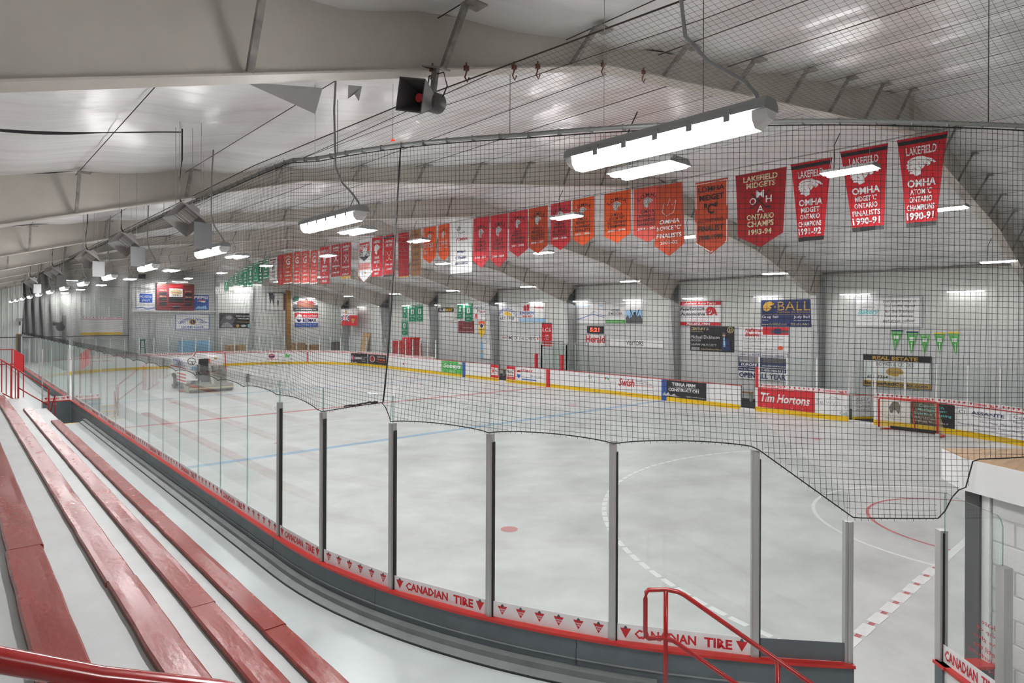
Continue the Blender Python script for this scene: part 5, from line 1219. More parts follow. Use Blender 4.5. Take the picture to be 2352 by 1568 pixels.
banner('red banner with black bands reading 1991-92, third in the row', 6.51, .99, 7.86, 5.94, 'red', hawk('MIDGET', 'ONTARIO', 'CHAMPIONS', '1991-92'), taper=.40, wave=.04)
banner('wide red pointed banner with crossed sticks and 1993-94', 7.78, 1.37, 7.83, 5.89, 'dred', [T('LAKEFIELD', .16, .88, .68, .075, 'cream', 0, .03), T('MIDGETS', .22, .79, .58, .075, 'cream', 0, .03), ('l', [(.32, .72), (.62, .52)], .022, 'black'), ('l', [(.70, .74), (.34, .53), (.28, .54)], .022, 'black'), ('r', .60, .51, .12, .022, 'black'), T('M', .42, .65, .16, .1, 'white', 0, .01), T('O', .28, .57, .14, .09, 'white', 0, .01), T('H', .62, .58, .12, .09, 'white', 0, .01), T('A', .44, .46, .14, .09, 'white', 0, .01), T('ONTARIO', .22, .365, .58, .075, 'cream', 0, .03), T('CHAMPS', .23, .27, .57, .08, 'cream', 0, .03), T('1993-94', .26, .165, .5, .075, 'cream', 0, .03)], 'point', taper=.14)
def border_items(c='white'): return [('l', [(.03, .16), (.03, .97), (.97, .97), (.97, .16), (.5, .025), (.03, .16)], .03, c)]
banner('orange-brown pointed banner with white border and black lettering', 9.17, .99, 7.83, 5.82, 'rust', border_items() + [T('LDMHA', .1, .85, .8, .07, 'black', 0, .02), T('MIDGET', .14, .73, .74, .08, 'black', 0, .03), T('"C"', .28, .54, .42, .15, 'black', 0, .03), T('ALL ONTARIO', .08, .43, .8, .05, 'black', 0, .01), T('FINALIST', .1, .31, .78, .08, 'black', 0, .02), T('1998-1999', .12, .19, .74, .07, 'black', 0, .02)], 'point')
banner('rust red pointed banner with thin white drawing, tucked behind its neighbour', 10.46, .86, 7.92, 5.85, 'rust', [('l', [(.25, .62), (.32, .74), (.45, .70), (.52, .8), (.6, .7), (.75, .76), (.66, .6), (.4, .56), (.25, .62)], .014, 'white'), T('OMHA', .16, .45, .7, .06, 'white', .1, .02), T('NOVICE "C"', .08, .36, .84, .06, 'white', 0, .02), T('FINALISTS', .08, .255, .84, .06, 'white', 0, .02), T('2001-02', .22, .165, .56, .045, 'white', 0, .01)], 'point', X=15.42, taper=-.2)
def lom(a, b, c, yr, y0=0.0): return [T('L.O.M.H.A.', .16, .82 - y0, .7, .075, 'black', 0, .02, .55)] + head(.34, .62 - y0, .34, .19, 'lgrey', 'dgrey') + [T('O.M.H.A.', .26, .53 - y0, .48, .055, 'black', 0, .02), T(a, .2, .455 - y0, .6, .055, 'black', 0, .02), T(b, .14, .375 - y0, .72, .055, 'black', 0, .02), T(c, .16, .30 - y0, .68, .055, 'black', 0, .02), T(yr, .16, .225 - y0, .68, .045, 'white', 0, .02)]
LOM = [(11.25, 1.05, 7.97, 6.32, 'salmon', 'NOVICE "C"', 'ALL ONTARIO', 'FINALISTS', '2004 - 2005', 'dull red pointed banner reading NOVICE C FINALISTS with a grey head'),
       (12.41, 1.04, 8.12, 6.40, 'orange', 'ATOM "AE"', 'ALL ONTARIO', 'CHAMPIONS', '2005 - 2006', 'orange-red pointed banner reading ATOM AE CHAMPIONS'),
       (13.82, .95, 8.1, 6.44, 'orange', 'PEEWEE "C"', 'ALL ONTARIO', 'FINALISTS', '2005 - 2006', 'bright orange pointed banner reading PEEWEE C FINALISTS'),
       (14.84, .94, 8.05, 6.38, 'crimson', 'BANTAM "AE"', 'ALL ONTARIO', 'FINALISTS', '2005 - 2006', 'crimson pointed banner reading BANTAM AE, half hidden by a lamp'),
       (15.93, .95, 7.98, 6.33, 'rust', 'MIDGET "AE"', 'ALL ONTARIO', 'FINALISTS', '2006 - 2007', 'orange-brown pointed banner reading MIDGET AE FINALISTS'),
       (16.97, 1.0, 7.98, 6.29, 'crimson', 'MIDGET "C"', 'ALL ONTARIO', 'CHAMPIONS', '2007 - 2008', 'crimson pointed banner reading MIDGET C CHAMPIONS'),
       (18.05, .98, 7.98, 5.98, 'crimson', 'BANTAM "C"', 'FINALISTS', '', '2008 - 2009', 'long crimson pointed banner dated 2008 - 2009'),
       (19.10, 1.0, 8.0, 6.02, 'crimson', 'ATOM "A"', 'FINALISTS', '', '2010 - 2011', 'long crimson pointed banner beside the tall white banner')]
for yc, W, zt, z0, c, a, b, d, yr, lb in LOM:
    banner(lb, yc, W, zt, z0, c, [i for i in lom(a, b, d, yr, .04 if not d else 0) if not (i[0] == 't' and i[1] == '')], 'point', taper=0.0)
banner('tall plain white banner with red and black lettering, dated 2011-2012', 20.41, 1.43, 8.1, 5.89, 'white', [('l', [(.3, .86), (.42, .78), (.36, .68), (.28, .62)], .02, 'black'), ('e', .42, .86, .08, .045, 'grey'), ('l', [(.45, .76), (.7, .78)], .015, 'black'), T('OMHA', .36, .62, .46, .055, 'red', .2, .03), T('Midget', .34, .38, .4, .055, 'navy', 0, .02), T('C Finalist', .24, .27, .54, .055, 'navy', 0, .02), T('2011-2012', .22, .16, .6, .055, 'navy', 0, .02)])
for yc, W, zt, z0, lb in ((21.5, .99, 8.12, 6.47, 'short bright orange pointed banner next to the tall white banner'), (22.63, .96, 8.06, 6.42, 'short orange pointed banner under a white box lamp')):
    banner(lb, yc, W, zt, z0, 'orange', [T('L.O.M.H.A.', .16, .82, .7, .07, 'black', 0, .02, .55)] + head(.34, .6, .34, .2, 'lgrey', 'dgrey') + [T('BANTAM REP', .16, .5, .68, .05, 'lgrey', 0, .02), T('ST. LAWRENCE', .12, .43, .76, .05, 'lgrey', 0, .02), T('2011', .14, .34, .26, .045, 'white'), T('2012', .6, .34, .26, .045, 'white'), T('2013', .14, .27, .26, .045, 'white')], 'point')
banner('dull tan brown banner with dark lettering', 23.7, .77, 8.0, 5.94, 'tan', [T('LAKEFIELD', .1, .86, .8, .05, 'brown', 0, .02), T('MIDGET', .15, .6, .7, .05, 'brown', 0, .02), T('OMHA', .2, .44, .6, .06, 'brown', 0, .02), T('BANTAM C', .1, .32, .8, .05, 'brown', 0, .02), T('CHAMPIONS', .1, .22, .8, .05, 'brown', 0, .02), T('1977 - 1978', .1, .1, .8, .05, 'brown', 0, .02)])
banner('dark red banner with gold foot behind the net seam', 24.74, .89, 7.97, 5.91, 'dred', [('r', 0, 0, 1, .03, 'gold'), ('r', 0, .93, 1, .02, 'salmon'), ('l', [(.2, .6), (.5, .66), (.8, .56)], .03, 'rust'), ('l', [(.5, .9), (.5, .64)], .03, 'rust')])
banner('red banner with black bands, yellow crossed sticks and PEE WEE lettering', 25.96, 1.10, 7.97, 6.01, 'red', bands + [('r', 0, .06, 1, .02, 'red'), T('LAKEFIELD', .16, .82, .68, .06, 'white', 0, .02), T('PEE WEE', .24, .73, .52, .06, 'white', 0, .02), ('l', [(.3, .62), (.6, .4), (.72, .4)], .03, 'cream'), ('l', [(.68, .62), (.4, .4), (.28, .4)], .03, 'cream'), T('1987-88', .22, .27, .56, .05, 'white', 0, .02), T('CHAMPS', .26, .16, .5, .05, 'white', 0, .02)], taper=.1)
banner('red banner with a white feathered head and MIDGET lettering, mid row', 27.05, 1.08, 8.02, 6.07, 'red', [('r', 0, .0, 1, .03, 'dred'), T('LAKEFIELD', .18, .84, .64, .07, 'white', 0, .03)] + head(.22, .55, .6, .26) + [T('OMHA', .26, .44, .48, .07, 'white', 0, .03), T('MIDGET', .22, .33, .56, .07, 'white', 0, .03), T('C', .42, .24, .16, .06, 'white', 0, .03), T('CHAMPIONS', .16, .14, .68, .06, 'white', 0, .03), T('1989-90', .28, .04, .44, .07, 'white', 0, .03)], taper=.06)
banner('white pointed banner with a red and black shield reading HOCKEY GOES ON', 28.34, 1.32, 8.06, 5.80, 'white', [('p', [(.12, .92), (.88, .92), (.88, .72), (.12, .72)], 'red'), ('p', [(.12, .71), (.88, .71), (.88, .6), (.5, .5), (.12, .6)], 'black'), T('HOCKEY', .16, .76, .68, .12, 'white', 0, .03), T('GOES ON', .16, .6, .68, .1, 'white', 0, .03), ('r', .06, .30, .88, .16, 'pink'), T('winner of the grand prize', .1, .38, .8, .05, 'red'), T('lakefield ontario', .16, .32, .6, .04, 'red'), ('e', .36, .22, .05, .025, 'sky'), ('e', .6, .23, .06, .02, 'gold'), ('l', [(.02, .16), (.02, .99)], .03, 'maroon'), ('l', [(.02, .17), (.5, .01), (.98, .17)], .03, 'maroon')], 'point')
def chiefs(a, yr): return [T('LAKEFIELD', .16, .86, .68, .06, 'white', 0, .02), T('CHIEFS', .26, .78, .48, .05, 'white', 0, .02), ('l', [(.3, .66), (.7, .46)], .035, 'white'), ('l', [(.7, .66), (.3, .46)], .035, 'white'), T('C', .44, .64, .14, .05, 'white', 0, .02), T(a, .12, .3, .76, .05, 'white', 0, .02), T('"C"', .4, .22, .2, .05, 'white', 0, .02), T(yr, .16, .1, .68, .05, 'white', 0, .02)]
banner('red banner with white crossed sticks and a gold foot, among the mid-row banners', 30.27, 1.06, 8.1, 6.11, 'dred', [('r', 0, 0, 1, .08, 'gold')] + chiefs('CENTRAL ONTARIO', '1978-79'))
banner('red banner with two columns of small white lettering, mid row', 31.41, 1.12, 8.05, 6.28, 'dred', chiefs('EASTERN', '1980-81'))
banner('deep red banner with white trophy emblem and OMHA lettering', 32.79, 1.14, 8.0, 5.94, 'red', [T('LAKEFIELD', .12, .84, .76, .07, 'white', 0, .02), ('p', [(.36, .74), (.64, .74), (.6, .62), (.54, .58), (.6, .54), (.4, .54), (.46, .58), (.4, .62)], 'white'), T('OMHA', .2, .43, .6, .07, 'white', 0, .03), T('MIDGET', .26, .33, .48, .06, 'white', 0, .02), T('C', .44, .25, .12, .05, 'white', 0, .02), T('CHAMPIONS', .12, .15, .76, .06, 'white', 0, .02), T('1984-85', .24, .04, .52, .07, 'white', 0, .03)])
for i, (yc, W, zt, z0, c) in enumerate([(34.12, .97, 7.9, 6.01, 'salmon'), (35.35, 1.1, 7.96, 6.06, 'salmon'), (36.48, 1.0, 8.02, 6.11, 'salmon'), (37.8, 1.3, 8.1, 6.16, 'rust')]):
    banner('orange-red banner with a big white letter G, %s of four in a row' % ordn[i], yc, W, zt, z0, c, [('r', 0, 0, 1, .03, 'white'), T('LAKEFIELD', .2, .88, .6, .05, 'offwhite', 0, .01, .6), T('G', .26, .62, .48, .22, 'white', 0, .03), T('2009', .3, .52, .4, .05, 'offwhite'), T('OMHA', .26, .36, .48, .05, 'white', 0, .02), T('CHAMPIONS', .14, .24, .72, .05, 'white', 0, .02), T('2009-10', .24, .1, .52, .06, 'white', 0, .02)], group='G banners')
banner('dark and bright red banner hanging edge-on beside the white ones', 38.95, .95, 8.03, 6.13, 'red', [('r', 0, .55, 1, .3, 'dred'), ('r', .2, .2, .6, .3, 'dred')])
for i, (px_y, W, z0, c, ink) in enumerate([(40.2, 1.2, 6.45, 'offwhite', 'maroon'), (41.4, .95, 6.7, 'green', 'white'), (42.3, .95, 6.45, 'dgreen', 'white'), (43.2, 1.0, 6.6, 'green', 'lgrey'), (44.2, 1.0, 6.3, 'green', 'white'), (45.2, 1.0, 6.3, 'green', 'white'), (46.2, .95, 6.45, 'green', 'white'), (47.1, .95, 6.45, 'green', 'white'), (48.1, 1.0, 6.45, 'green', 'white'), (49.2, 1.0, 6.2, 'green', 'white'), (50.2, 1.0, 6.1, 'offwhite', 'dgrey'), (51.3, 1.0, 6.0, 'offwhite', 'dgrey'), (52.4, .9, 6.2, 'teal', 'white')]):
    banner('%s banner far down the hanging row, %s past the red ones' % ({'offwhite': 'off-white', 'green': 'green', 'dgreen': 'very dark green', 'teal': 'teal'}[c], ordn[i]), px_y, W, 7.9 - .012 * i * i, z0 - 0.1, c, [('r', .06, .9, .88, .05, ink), T('CHAMPS', .14, .76, .72, .09, ink, 0, .02), T('8', .36, .5, .28, .2, ink, 0, .03), T('OMHA', .18, .36, .64, .08, ink, 0, .02), T('1984', .22, .2, .56, .09, ink, 0, .02), ('r', .06, .05, .88, .03, ink)], taper=.05 * (i % 3), rot=0.0, group='far end banners')
bcb = tag(obj('banner_cable', MB().tube([(15.5, FR_Y[0] - 1.2 + i * 1.0, 8.035 - 0.01 * sin(i * 0.4)) for i in range(54)], 0.006, 5), 'net_cord_brown'), 'thin steel cable under the roof ridge carrying the banners', 'cable')

# ================================================================== ON THE RINK
# ice resurfacer, rear towards the camera

zm = thing('ice_resurfacer', 'white ice resurfacer with red stripes and grey conditioner parked on the rink', 'vehicle', (10.75, 36.8, 0))
mat('resurf_white', (0.86, 0.86, 0.86), 0.3); mat('cond_grey', (0.36, 0.35, 0.30), 0.5, metal=0.3, var=0.25, vscale=5); mat('seat_black', (0.02, 0.02, 0.022), 0.6)
bx_ = MB().box(-0.98, 0.98, 0.85, 4.1, 0.42, 1.12).prism([(0.95, 1.12), (4.1, 1.12), (4.0, 1.72), (2.0, 1.80), (1.9, 1.3), (0.95, 1.22)], -0.98, -0.05, lambda p, q, r: (r, p, q)); obj('body', bx_, 'resurf_white', zm)
obj('underbody_shade', MB().box(-0.9, 0.9, 0.6, 4.0, 0.16, 0.42), 'dark_steel', zm)  # dark box standing in for the shadow under the body
obj('engine_cover', MB().prism([(1.0, 1.12), (4.0, 1.12), (4.0, 1.75), (3.6, 1.95), (1.2, 1.95), (1.0, 1.85)], 0.12, 0.98, lambda p, q, r: (r, p, q)), 'resurf_white', zm)
for z in (0.50, 0.68, 0.86): obj('stripe', MB().box(-0.995, -0.982, 0.9, 2.7, z, z + 0.085), 'ink_red', zm)
obj('stripe', MB().box(-0.99, -0.982, 0.9, 4.05, 1.22, 1.28), 'ink_red', zm)
lt = MB()
for t_, y_, z_, ww in (('HANDY &', 1.3, 1.58, 2.0), ('OUTDOOR', 1.3, 1.44, 2.2), ('LAKEFIELD', 1.2, 1.32, 2.4)):
    v, f = text_geo(t_, 0, .02, 1); lt.add([(-0.995, y_ + 2.2 - a * ww, z_ + b * 0.10) for a, b in v], [tuple(q) for q in f])
obj('lettering', lt, 'ink_blue', zm)
obj('blue_panel', MB().box(-0.7, -0.3, 0.93, 0.948, 1.15, 1.35), 'ink_sky', zm)
for x in (-0.86, 0.86):
    for y, kx in ((1.25, 0.72), (3.2, 1.12)):
        wh = obj('wheel', MB().lathe([(0.30, -0.13), (0.42, -0.11), (0.44, 0.0), (0.42, 0.11), (0.30, 0.13)], 22, 'x', (x * kx, y, 0.44)), 'rubber', zm, smooth=False)
        obj('hub', MB().lathe([(0.24, -0.15), (0.2, -0.16), (0.08, -0.17), (0.06, 0.17), (0.2, 0.16), (0.24, 0.15)], 14, 'x', (x * kx, y, 0.44)), 'lamp_white', zm)
cdn = obj('conditioner', MB().box(-1.12, 1.12, -0.25, 0.65, 0.30, 0.42).prism([(-0.25, 0.06), (0.6, 0.06), (0.65, 0.42), (-0.2, 0.42)], -1.16, -1.10, lambda p, q, r: (r, p, q)).prism([(-0.25, 0.06), (0.6, 0.06), (0.65, 0.42), (-0.2, 0.42)], 1.10, 1.16, lambda p, q, r: (r, p, q)).box(-1.1, 1.1, -0.22, -0.17, 0.12, 0.34), 'cond_grey', zm)
obj('blade_bar', MB().box(-1.12, 1.12, -0.28, -0.22, 0.2, 0.26), 'ink_cream', cdn)
obj('towel', MB().box(-1.08, 1.08, -0.30, -0.14, 0.015, 0.13), 'rubber', cdn)
obj('marker', MB().box(-0.98, -0.78, -0.262, -0.25, 0.33, 0.38), 'ink_orange', cdn)
obj('skid_red', MB().box(-1.35, -0.95, 0.6, 0.8, 0.02, 0.09), 'ink_red', zm)
obj('seat', MB().prism([(0.55, 1.05), (1.05, 1.05), (1.02, 1.18), (0.72, 1.2), (0.62, 1.78), (0.5, 1.78)], -0.42, 0.06, lambda p, q, r: (r, p, q)), 'seat_black', zm)
obj('seat_base', MB().box(-0.5, 0.1, 0.4, 0.95, 0.5, 1.05), 'seat_black', zm)
obj('steering_wheel', MB().tube([(-0.62 + 0.2 * cos(a), 1.18 + 0.05 * sin(a), 1.62 + 0.19 * sin(a)) for a in [2 * pi * i / 16 for i in range(16)]], 0.018, 6, closed=True).tube([(-0.62, 1.18, 1.62), (-0.5, 1.4, 1.4)], 0.02, 6).bar((-0.8, 1.18, 1.62), (-0.44, 1.18, 1.62), 0.02, 0.02), 'ink_black', zm)
obj('fender', MB().box(-1.0, -0.55, 0.3, 0.85, 0.62, 0.70), 'resurf_white', zm)
obj('deck', MB().box(-0.6, 0.95, 0.1, 0.9, 0.42, 0.5), 'cond_grey', zm)
obj('lift_arm', MB().bar((0.15, 0.0, 0.4), (0.15, 0.75, 1.5), 0.14, 0.10).bar((-0.55, -0.1, 0.35), (-0.3, 0.7, 0.7), 0.08, 0.08), 'cond_grey', zm)
obj('valve_block', MB().box(0.0, 0.22, 0.82, 1.0, 1.28, 1.75), 'ink_orange', zm)
for x in (0.38, 0.78):
    obj('water_can', MB().lathe([(0.12, 0.0), (0.17, 0.04), (0.17, 0.28), (0.15, 0.32)], 12, 'z', (x + 0.05, 0.72, 1.05)), 'cond_grey', zm)
obj('tank', MB().box(0.25, 1.0, 0.45, 0.95, 0.5, 1.05), 'cond_grey', zm)
obj('roll_bar', MB().tube([(-0.3, 2.0, 1.85), (-0.2, 1.9, 2.1), (1.05, 1.2, 2.1), (1.08, 1.0, 2.05), (1.08, 0.8, 1.1), (1.08, 0.75, 0.95)], 0.03, 8), 'cap_red', zm)
obj('label_plate', MB().box(0.5, 0.66, 0.985, 0.998, 1.7, 1.78), 'ink_gold', zm)

# hockey goal against the far boards
gl = thing('hockey_goal', 'red pipe hockey goal with white netting against the far boards', 'goal', (25.3, 7.25, 0))
obj('front_frame', MB().tube([(0, 0.915, 0), (0, 0.915, 1.16), (0, 0.87, 1.22), (0, -0.87, 1.22), (0, -0.915, 1.16), (0, -0.915, 0)], 0.035, 8), 'cap_red', gl, smooth=True)
obj('base_frame', MB().tube([(0, 0.915, 0.03), (0.5, 1.0, 0.03), (0.85, 0.75, 0.03), (0.95, 0, 0.03), (0.85, -0.75, 0.03), (0.5, -1.0, 0.03), (0, -0.915, 0.03)], 0.03, 6), 'cap_red', gl)
obj('top_frame', MB().tube([(0, 0.87, 1.22), (0.45, 0.7, 1.2), (0.5, 0, 1.2), (0.45, -0.7, 1.2), (0, -0.87, 1.22)], 0.02, 6), 'cap_red', gl)
obj('back_post', MB().tube([(0.5, 0, 1.2), (0.9, 0, 0.03)], 0.022, 6), 'cap_red', gl)
NV.clear(); NF.clear()
def gp_(u, t):   # u across -1..1, t bottom 0..1 top
    yb_, yt_ = u * 0.95, u * 0.75
    xb_ = 0.95 - 0.10 * u * u - 0.25 * abs(u) ** 6; xt_ = 0.5 - 0.08 * u * u
    return (xb_ + (xt_ - xb_) * t, yb_ + (yt_ - yb_) * t, 0.03 + 1.17 * t)
for i in range(45): strand([gp_(-1 + 2 * i / 44, t / 3) for t in range(4)], 0.0022)
for j in range(28): strand([gp_(-1 + 2 * i / 10, j / 27) for i in range(11)], 0.0022)
for sgn in (-1, 1):
    for i in range(16):
        x = 0.85 * i / 16; strand([(x, sgn * 0.93, 0.03), (x * 0.55, sgn * 0.8, 1.2)], 0.0022)
    for j in range(24): strand([(0, sgn * 0.91, 0.03 + 1.17 * j / 24), (0.85 - 0.4 * j / 24, sgn * (0.93 - 0.15 * j / 24), 0.03 + 1.17 * j / 24)], 0.0022)
nm = bpy.data.meshes.new('goal_netting'); nm.from_pydata(NV, [], NF); nm.materials.append(M['ink_cream'])
o = obj('goal_netting', nm, None, gl); o['kind'] = 'stuff'
obj('skirt', MB().box(0.80, 0.94, -0.8, 0.8, 0.03, 0.12), 'ink_black', gl)
for s_ in (-1, 1): obj('post_peg', MB().box(-0.05, 0.05, s_ * 0.915 - 0.05, s_ * 0.915 + 0.05, 0, 0.16), 'ink_lgrey', gl)

# ================================================================== BENCHES AND CLUTTER
bd_ = thing('bench_door', 'white boards door with glass, standing open into the players bench', 'door', (X1 + 0.12, 9.62, 0), radians(-36))
obj('door_panel', MB().box(0, 0.85, -0.04, 0.04, 0.2, 1.05), 'board_white', bd_); obj('kick_plate', MB().box(0, 0.85, -0.045, 0.045, 0.05, 0.2), 'board_yellow', bd_)
obj('cap_rail', MB().box(0, 0.86, -0.05, 0.05, 1.05, 1.075), 'cap_red', bd_)
pane((0.05, 0), (0.8, 0), 1.08, 2.4, parent=bd_)
for x in (0.02, 0.83): obj('post', MB().box(x - 0.025, x + 0.025, -0.025, 0.025, 1.075, 2.42), 'white_post', bd_)
dl = MB()
for i, t_ in enumerate(('KEEP', 'DOOR', 'CLOSED', 'PLEASE')):
    v, f = text_geo(t_, .15, .01, 1); dl.add([(0.12 + a * 0.6, -0.047, 0.86 - 0.15 * i + b * 0.1) for a, b in v], f)
obj('lettering', dl, 'ink_grey', bd_)
tb = thing('timekeeper_glass', 'glass and aluminium timekeeper enclosure between the two benches', 'booth', (27.3, 26.6, 0.12))
for (xa, ya, xb, yb_, h) in ((0, 1.1, 0, -1.0, 2.35), (0, 1.1, 1.9, 1.1, 2.5), (0, -1.0, 1.9, -1.0, 2.5), (0.9, 1.0, 0.9, -0.9, 2.4)):
    pane((xa, ya), (xb, yb_), 0.9, h, parent=tb)
    for (x, y) in ((xa, ya), (xb, yb_)): obj('post', MB().box(x - 0.03, x + 0.03, y - 0.03, y + 0.03, 0, h + 0.05), 'aluminium', tb)
    u = MB().bar((xa, ya, h + 0.02), (xb, yb_, h + 0.02), 0.05, 0.05); obj('top_bar', u, 'aluminium', tb)
obj('desk', MB().box(0.1, 1.0, -0.95, 1.05, 0.82, 0.9), 'column_grey', tb); obj('front_panel', MB().box(0.02, 0.06, -0.95, 1.05, 0, 0.9), 'board_white', tb)
for y0, y1, nm_ in ((28.2, 37.5, 'home'), (14.8, 24.8, 'visitors')):
    b = thing('team_bench', 'long varnished team bench on the %s side behind the far boards' % nm_, 'bench', (28.6, y0, 0.12), group='team benches')
    obj('seat', MB().box(0, 0.3, 0, y1 - y0, 0.4, 0.45), 'wood_brown', b)
    for k in range(5): obj('leg', MB().box(0.05, 0.25, (y1 - y0 - 0.1) * k / 4, (y1 - y0 - 0.1) * k / 4 + 0.08, 0, 0.4), 'column_grey', b)
# red padded crates by the far corner
def crate(label, x, y, z, sx, sy, sz, tilt=0):
    t = thing('padded_crate', label, 'crate', (x, y, z), group='red crates')
    obj('body', MB().hexa([(-sx / 2, -sy / 2, 0), (sx / 2, -sy / 2, 0), (sx / 2, sy / 2, 0), (-sx / 2, sy / 2, 0)], [(-sx / 2 + tilt, -sy / 2 + tilt, sz), (sx / 2, -sy / 2 + tilt, sz), (sx / 2, sy / 2, sz), (-sx / 2 + tilt, sy / 2, sz)]), 'cap_red', t)
    n = max(1, int(sz / 0.35))
    for i in range(n): obj('slat', MB().box(-sx / 2 - 0.02, -sx / 2 + 0.0, -sy / 2 + 0.06, sy / 2 - 0.06, i * sz / n + 0.03, (i + 1) * sz / n - 0.03), 'ink_red', t)
crate('low red padded crate stack behind the far corner glass', 28.3, 45.2, 0.12, 1.0, 1.6, 2.1)
crate('tall red padded crate stack with sloping side near the far bench gate', 27.7, 42.9, 0.12, 1.0, 1.5, 2.0, 0.1)
crate('small red padded crate resting on top of the tall stack', 27.75, 43.1, 2.125, 0.9, 1.2, 0.42)
# end wall fittings
we_t = []
for x, lb in ((11.1, 'first'), (17.7, 'second'), (20.7, 'third')):
    o = tag(obj('wall_post', MB().box(x - 0.1, x + 0.1, YF - 0.3, YF - 0.02, 0, RZ(x) - 0.05), 'column_grey'), 'grey steel wind post on the end wall, %s from the raised gate' % lb, 'post', 'end wall posts')
tag(obj('wood_post', MB().box(23.98, 24.36, YF - 0.35, YF - 0.02, 0, 6.8), 'wood_brown'), 'brown timber post beside the torn insulation on the end wall', 'post')
tag(obj('trim_2', MB().box(11.2, 17.6, YF - 0.25, YF - 0.03, 4.56, 4.66), 'lamp_white'), 'white ledge under the scoreboard', kind='structure')
tag(obj('trim_3', MB().tube([(2.0, YF - 0.15, 6.55), (15, YF - 0.15, 6.5), (24.5, YF - 0.15, 6.45)], 0.03, 6), 'steel'), 'grey conduit across the end wall', kind='structure')
tag(obj('trim_4', MB().tube([(1.5, YF - 0.1, 2.55), (8, YF - 0.1, 2.6), (11, YF - 0.1, 2.62)], 0.03, 6), 'dark_steel'), 'dark cable run low on the end wall', kind='structure')
ins = sign('torn_insulation', 'torn dark insulation patch high on the end wall beside the timber post', 'insulation', 'end', 22.15, 23.9, 4.82, 6.5, 'offwhite', [('p', [(.1, .95), (.2, .3), (.28, .7), (.36, .2), (.42, .8), (.34, .95)], 'dgrey'), ('p', [(.55, .6), (.6, .15), (.66, .5)], 'dgrey'), ('r', 0, .94, 1, .06, 'dgrey'), ('r', .9, 0, .1, 1, 'brown')], group=None, t=0.02, pos=YF - 0.04)
sign('vent_box', 'dark square louvred vent high on the end wall', 'vent', 'end', 11.66, 12.18, 7.26, 7.83, 'dgrey', [('r', .08, .1 + .18 * i, .84, .08, 'black') for i in range(5)], t=0.1, pos=YF - 0.13, group=None)
hd = thing('exhaust_hood', 'grey metal exhaust hood and duct above the scoreboard', 'duct', (14.5, 58.4, 7.25))
obj('hood', MB().hexa([(-0.75, -0.4, 0), (0.75, -0.4, 0), (0.75, 0.4, 0), (-0.75, 0.4, 0)], [(-0.4, -0.25, 0.45), (0.4, -0.25, 0.45), (0.4, 0.25, 0.45), (-0.4, 0.25, 0.45)]), 'heater_grey', hd); obj('duct', MB().box(-0.4, 0.4, -0.25, 0.25, 0.45, 1.3), 'heater_grey', hd)
for s_ in (-1, 1): obj('stay_wire', MB().tube([(s_ * 0.7, 0, 0.05), (s_ * 1.1, 0.2, -0.3)], 0.01, 4), 'steel', hd)
ld = thing('ladder', 'grey steel wall ladder on the end wall below the ledge', 'ladder', (12.7, YF - 0.12, 0))
for x in (-0.2, 0.2): obj('rail', MB().box(x - 0.025, x + 0.025, -0.03, 0.03, 0.0, 4.0), 'column_grey', ld)
for i in range(11): obj('rung', MB().tube([(-0.2, 0, 0.7 + 0.3 * i), (0.2, 0, 0.7 + 0.3 * i)], 0.018, 6), 'column_grey', ld)
# raised boards gate
rg = thing('raised_gate', 'white and yellow boards gate lifted high at the end wall with glass above', 'gate', (7.56, 57.6, 2.72))
obj('gate_panel', MB().box(0, 2.77, 0, 0.1, 0.18, 1.2), 'board_white', rg); obj('kick_plate', MB().box(0, 2.77, -0.01, 0.1, 0, 0.18), 'board_yellow', rg); obj('cap_rail', MB().box(0, 2.77, -0.02, 0.12, 1.2, 1.23), 'cap_red', rg)
for i in range(3): pane((2.77 * i / 3, 0.05), (2.77 * (i + 1) / 3, 0.05), 1.24, 2.85, parent=rg)
for i in range(4): obj('post', MB().box(2.77 * i / 3 - 0.03, 2.77 * i / 3 + 0.03, 0.0, 0.08, 1.2, 2.2 if i in (1, 2) else 2.9), 'white_post', rg)
for x in (0.1, 2.67): obj('cable', MB().tube([(x, 0.05, 1.23), (x, 0.05, RZ(7.56 + x) - 2.8)], 0.012, 5), 'steel', rg)
o = shared(print_mesh(2.7 / 2, 1, False)[0], 'print_strip', rg); o.matrix_local = face_mtx(0.03, -0.025, 1.24, 'end'); shared(print_mesh(2.7 / 2, 1, False)[1], 'print', o)
o = shared(print_mesh(2.7 / 2, 0, False)[0], 'print_strip', rg); o.matrix_local = face_mtx(1.39, -0.025, 1.24, 'end'); shared(print_mesh(2.7 / 2, 0, False)[1], 'print', o)
ho = thing('gate_hoist', 'dark hoist motor and bracket on a post beside the raised gate', 'machine', (6.6, 58.3, 0))
obj('post', MB().box(-0.12, 0.12, -0.1, 0.1, 0, 4.2), 'column_grey', ho); obj('motor', MB().lathe([(0.16, -0.3), (0.18, -0.2), (0.18, 0.2), (0.12, 0.32)], 14, 'x', (-0.4, -0.1, 3.6)), 'dark_steel', ho); obj('drum', MB().lathe([(0.28, -0.06), (0.28, 0.06)], 16, 'y', (-0.25, -0.2, 3.3)), 'dark_steel', ho)
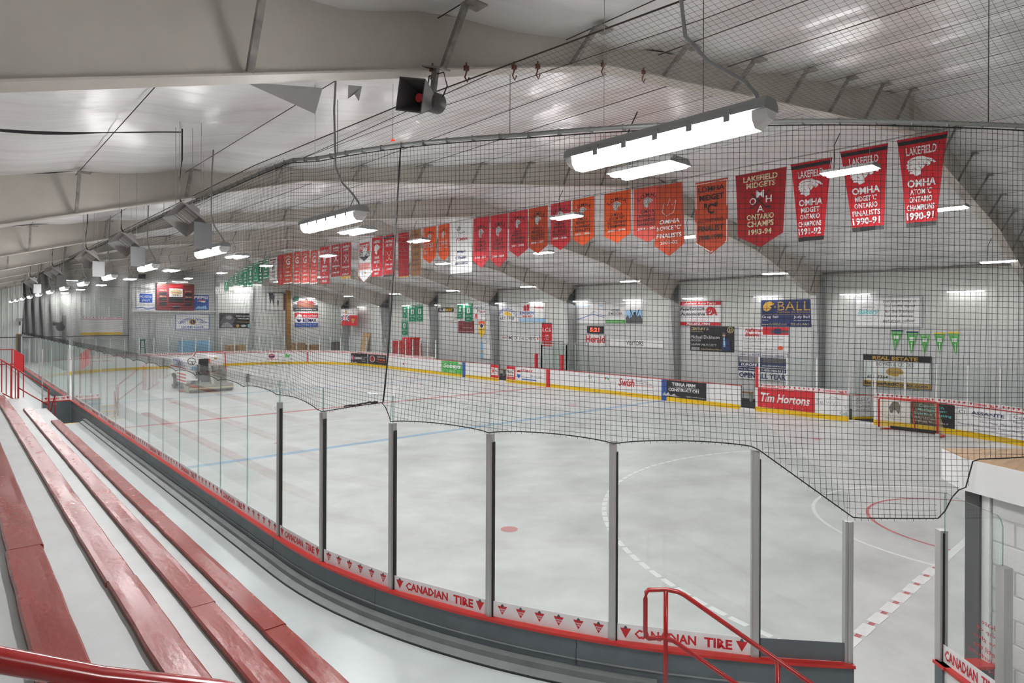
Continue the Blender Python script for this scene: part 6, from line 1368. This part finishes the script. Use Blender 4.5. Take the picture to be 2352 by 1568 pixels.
# grey exit door at the far end of the bleacher side
dr = tag(obj('door_1', MB().box(3.86, 4.75, YF - 0.05, YF - 0.01, 0.7, 2.75), 'door_grey'), 'grey exit door at the far end of the walkway', kind='structure')
obj('door_frame', MB().box(3.80, 3.86, YF - 0.07, YF, 0.7, 2.82).box(4.75, 4.81, YF - 0.07, YF, 0.7, 2.82).box(3.86, 4.75, YF - 0.07, YF, 2.75, 2.82), 'wood_brown', dr)
obj('notice', MB().box(4.2, 4.5, YF - 0.06, YF - 0.051, 1.7, 2.2), 'ink_white', dr)
fd = thing('wall_floodlight', 'small grey floodlight on the end wall above the exit door', 'light', (4.0, YF - 0.1, 3.75)); obj('head', MB().box(-0.2, 0.2, -0.25, -0.05, 0, 0.22), 'lamp_grey', fd); obj('arm', MB().box(-0.03, 0.03, -0.1, 0.08, -0.3, 0.05), 'dark_steel', fd)
# clutter behind the end boards
def carton(label, x, y, sx, sy, sz, m, z=0.0):
    t = thing('storage_box', label, 'box', (x, y, z)); obj('body', MB().box(-sx / 2, sx / 2, -sy / 2, sy / 2, 0, sz), m, t)
    obj('lid', MB().box(-sx / 2 - 0.01, sx / 2 + 0.01, -sy / 2 - 0.01, sy / 2 + 0.01, sz, sz + 0.05), m, t); obj('tape', MB().box(-0.05, 0.05, -sy / 2 - 0.013, -sy / 2 - 0.009, 0.1, sz), 'ink_tan', t)
mat('cardboard', (0.32, 0.19, 0.09), 0.8, var=0.1, vscale=3)
carton('brown cardboard box behind the end boards under the realty sign', 24.6, 57.6, 1.1, 0.8, 1.7, 'cardboard')
carton('small brown cardboard box beside the larger one behind the end boards', 25.9, 57.5, 1.4, 0.8, 1.5, 'cardboard')
carton('dark grey storage bin behind the end boards near the wall corner', 28.0, 56.9, 0.8, 0.8, 1.75, 'ink_dgrey')
carton('yellowish plywood crate behind the end boards under the black sign', 18.9, 57.6, 1.5, 0.8, 1.65, 'plywood')
carton('light blue storage bin behind the boards near the resurfacer', 15.6, 57.6, 2.4, 0.7, 2.1, 'ink_sky')
tag(obj('plywood_sheet', MB().hexa([(29.1, 53.2, 0), (29.15, 53.2, 0), (29.15, 54.5, 0), (29.1, 54.5, 0)], [(29.7, 53.2, 2.7), (29.75, 53.2, 2.7), (29.75, 54.5, 2.7), (29.7, 54.5, 2.7)]), 'plywood'), 'plywood sheet leaning on the long wall near the flag', 'board')
tag(obj('step_ladder', MB().bar((11.55, 57.9, 0), (11.7, 58.2, 2.3), 0.06, 0.04).bar((12.05, 57.9, 0), (11.95, 58.2, 2.3), 0.06, 0.04).box(11.6, 12.0, 58.0, 58.3, 2.2, 2.28).box(11.55, 12.05, 57.95, 58.0, 0.6, 0.65).box(11.58, 12.03, 58.0, 58.05, 1.1, 1.15).box(11.62, 12.0, 58.05, 58.1, 1.6, 1.65), 'ink_dgreen'), 'dark green stepladder standing against the end wall', 'ladder')
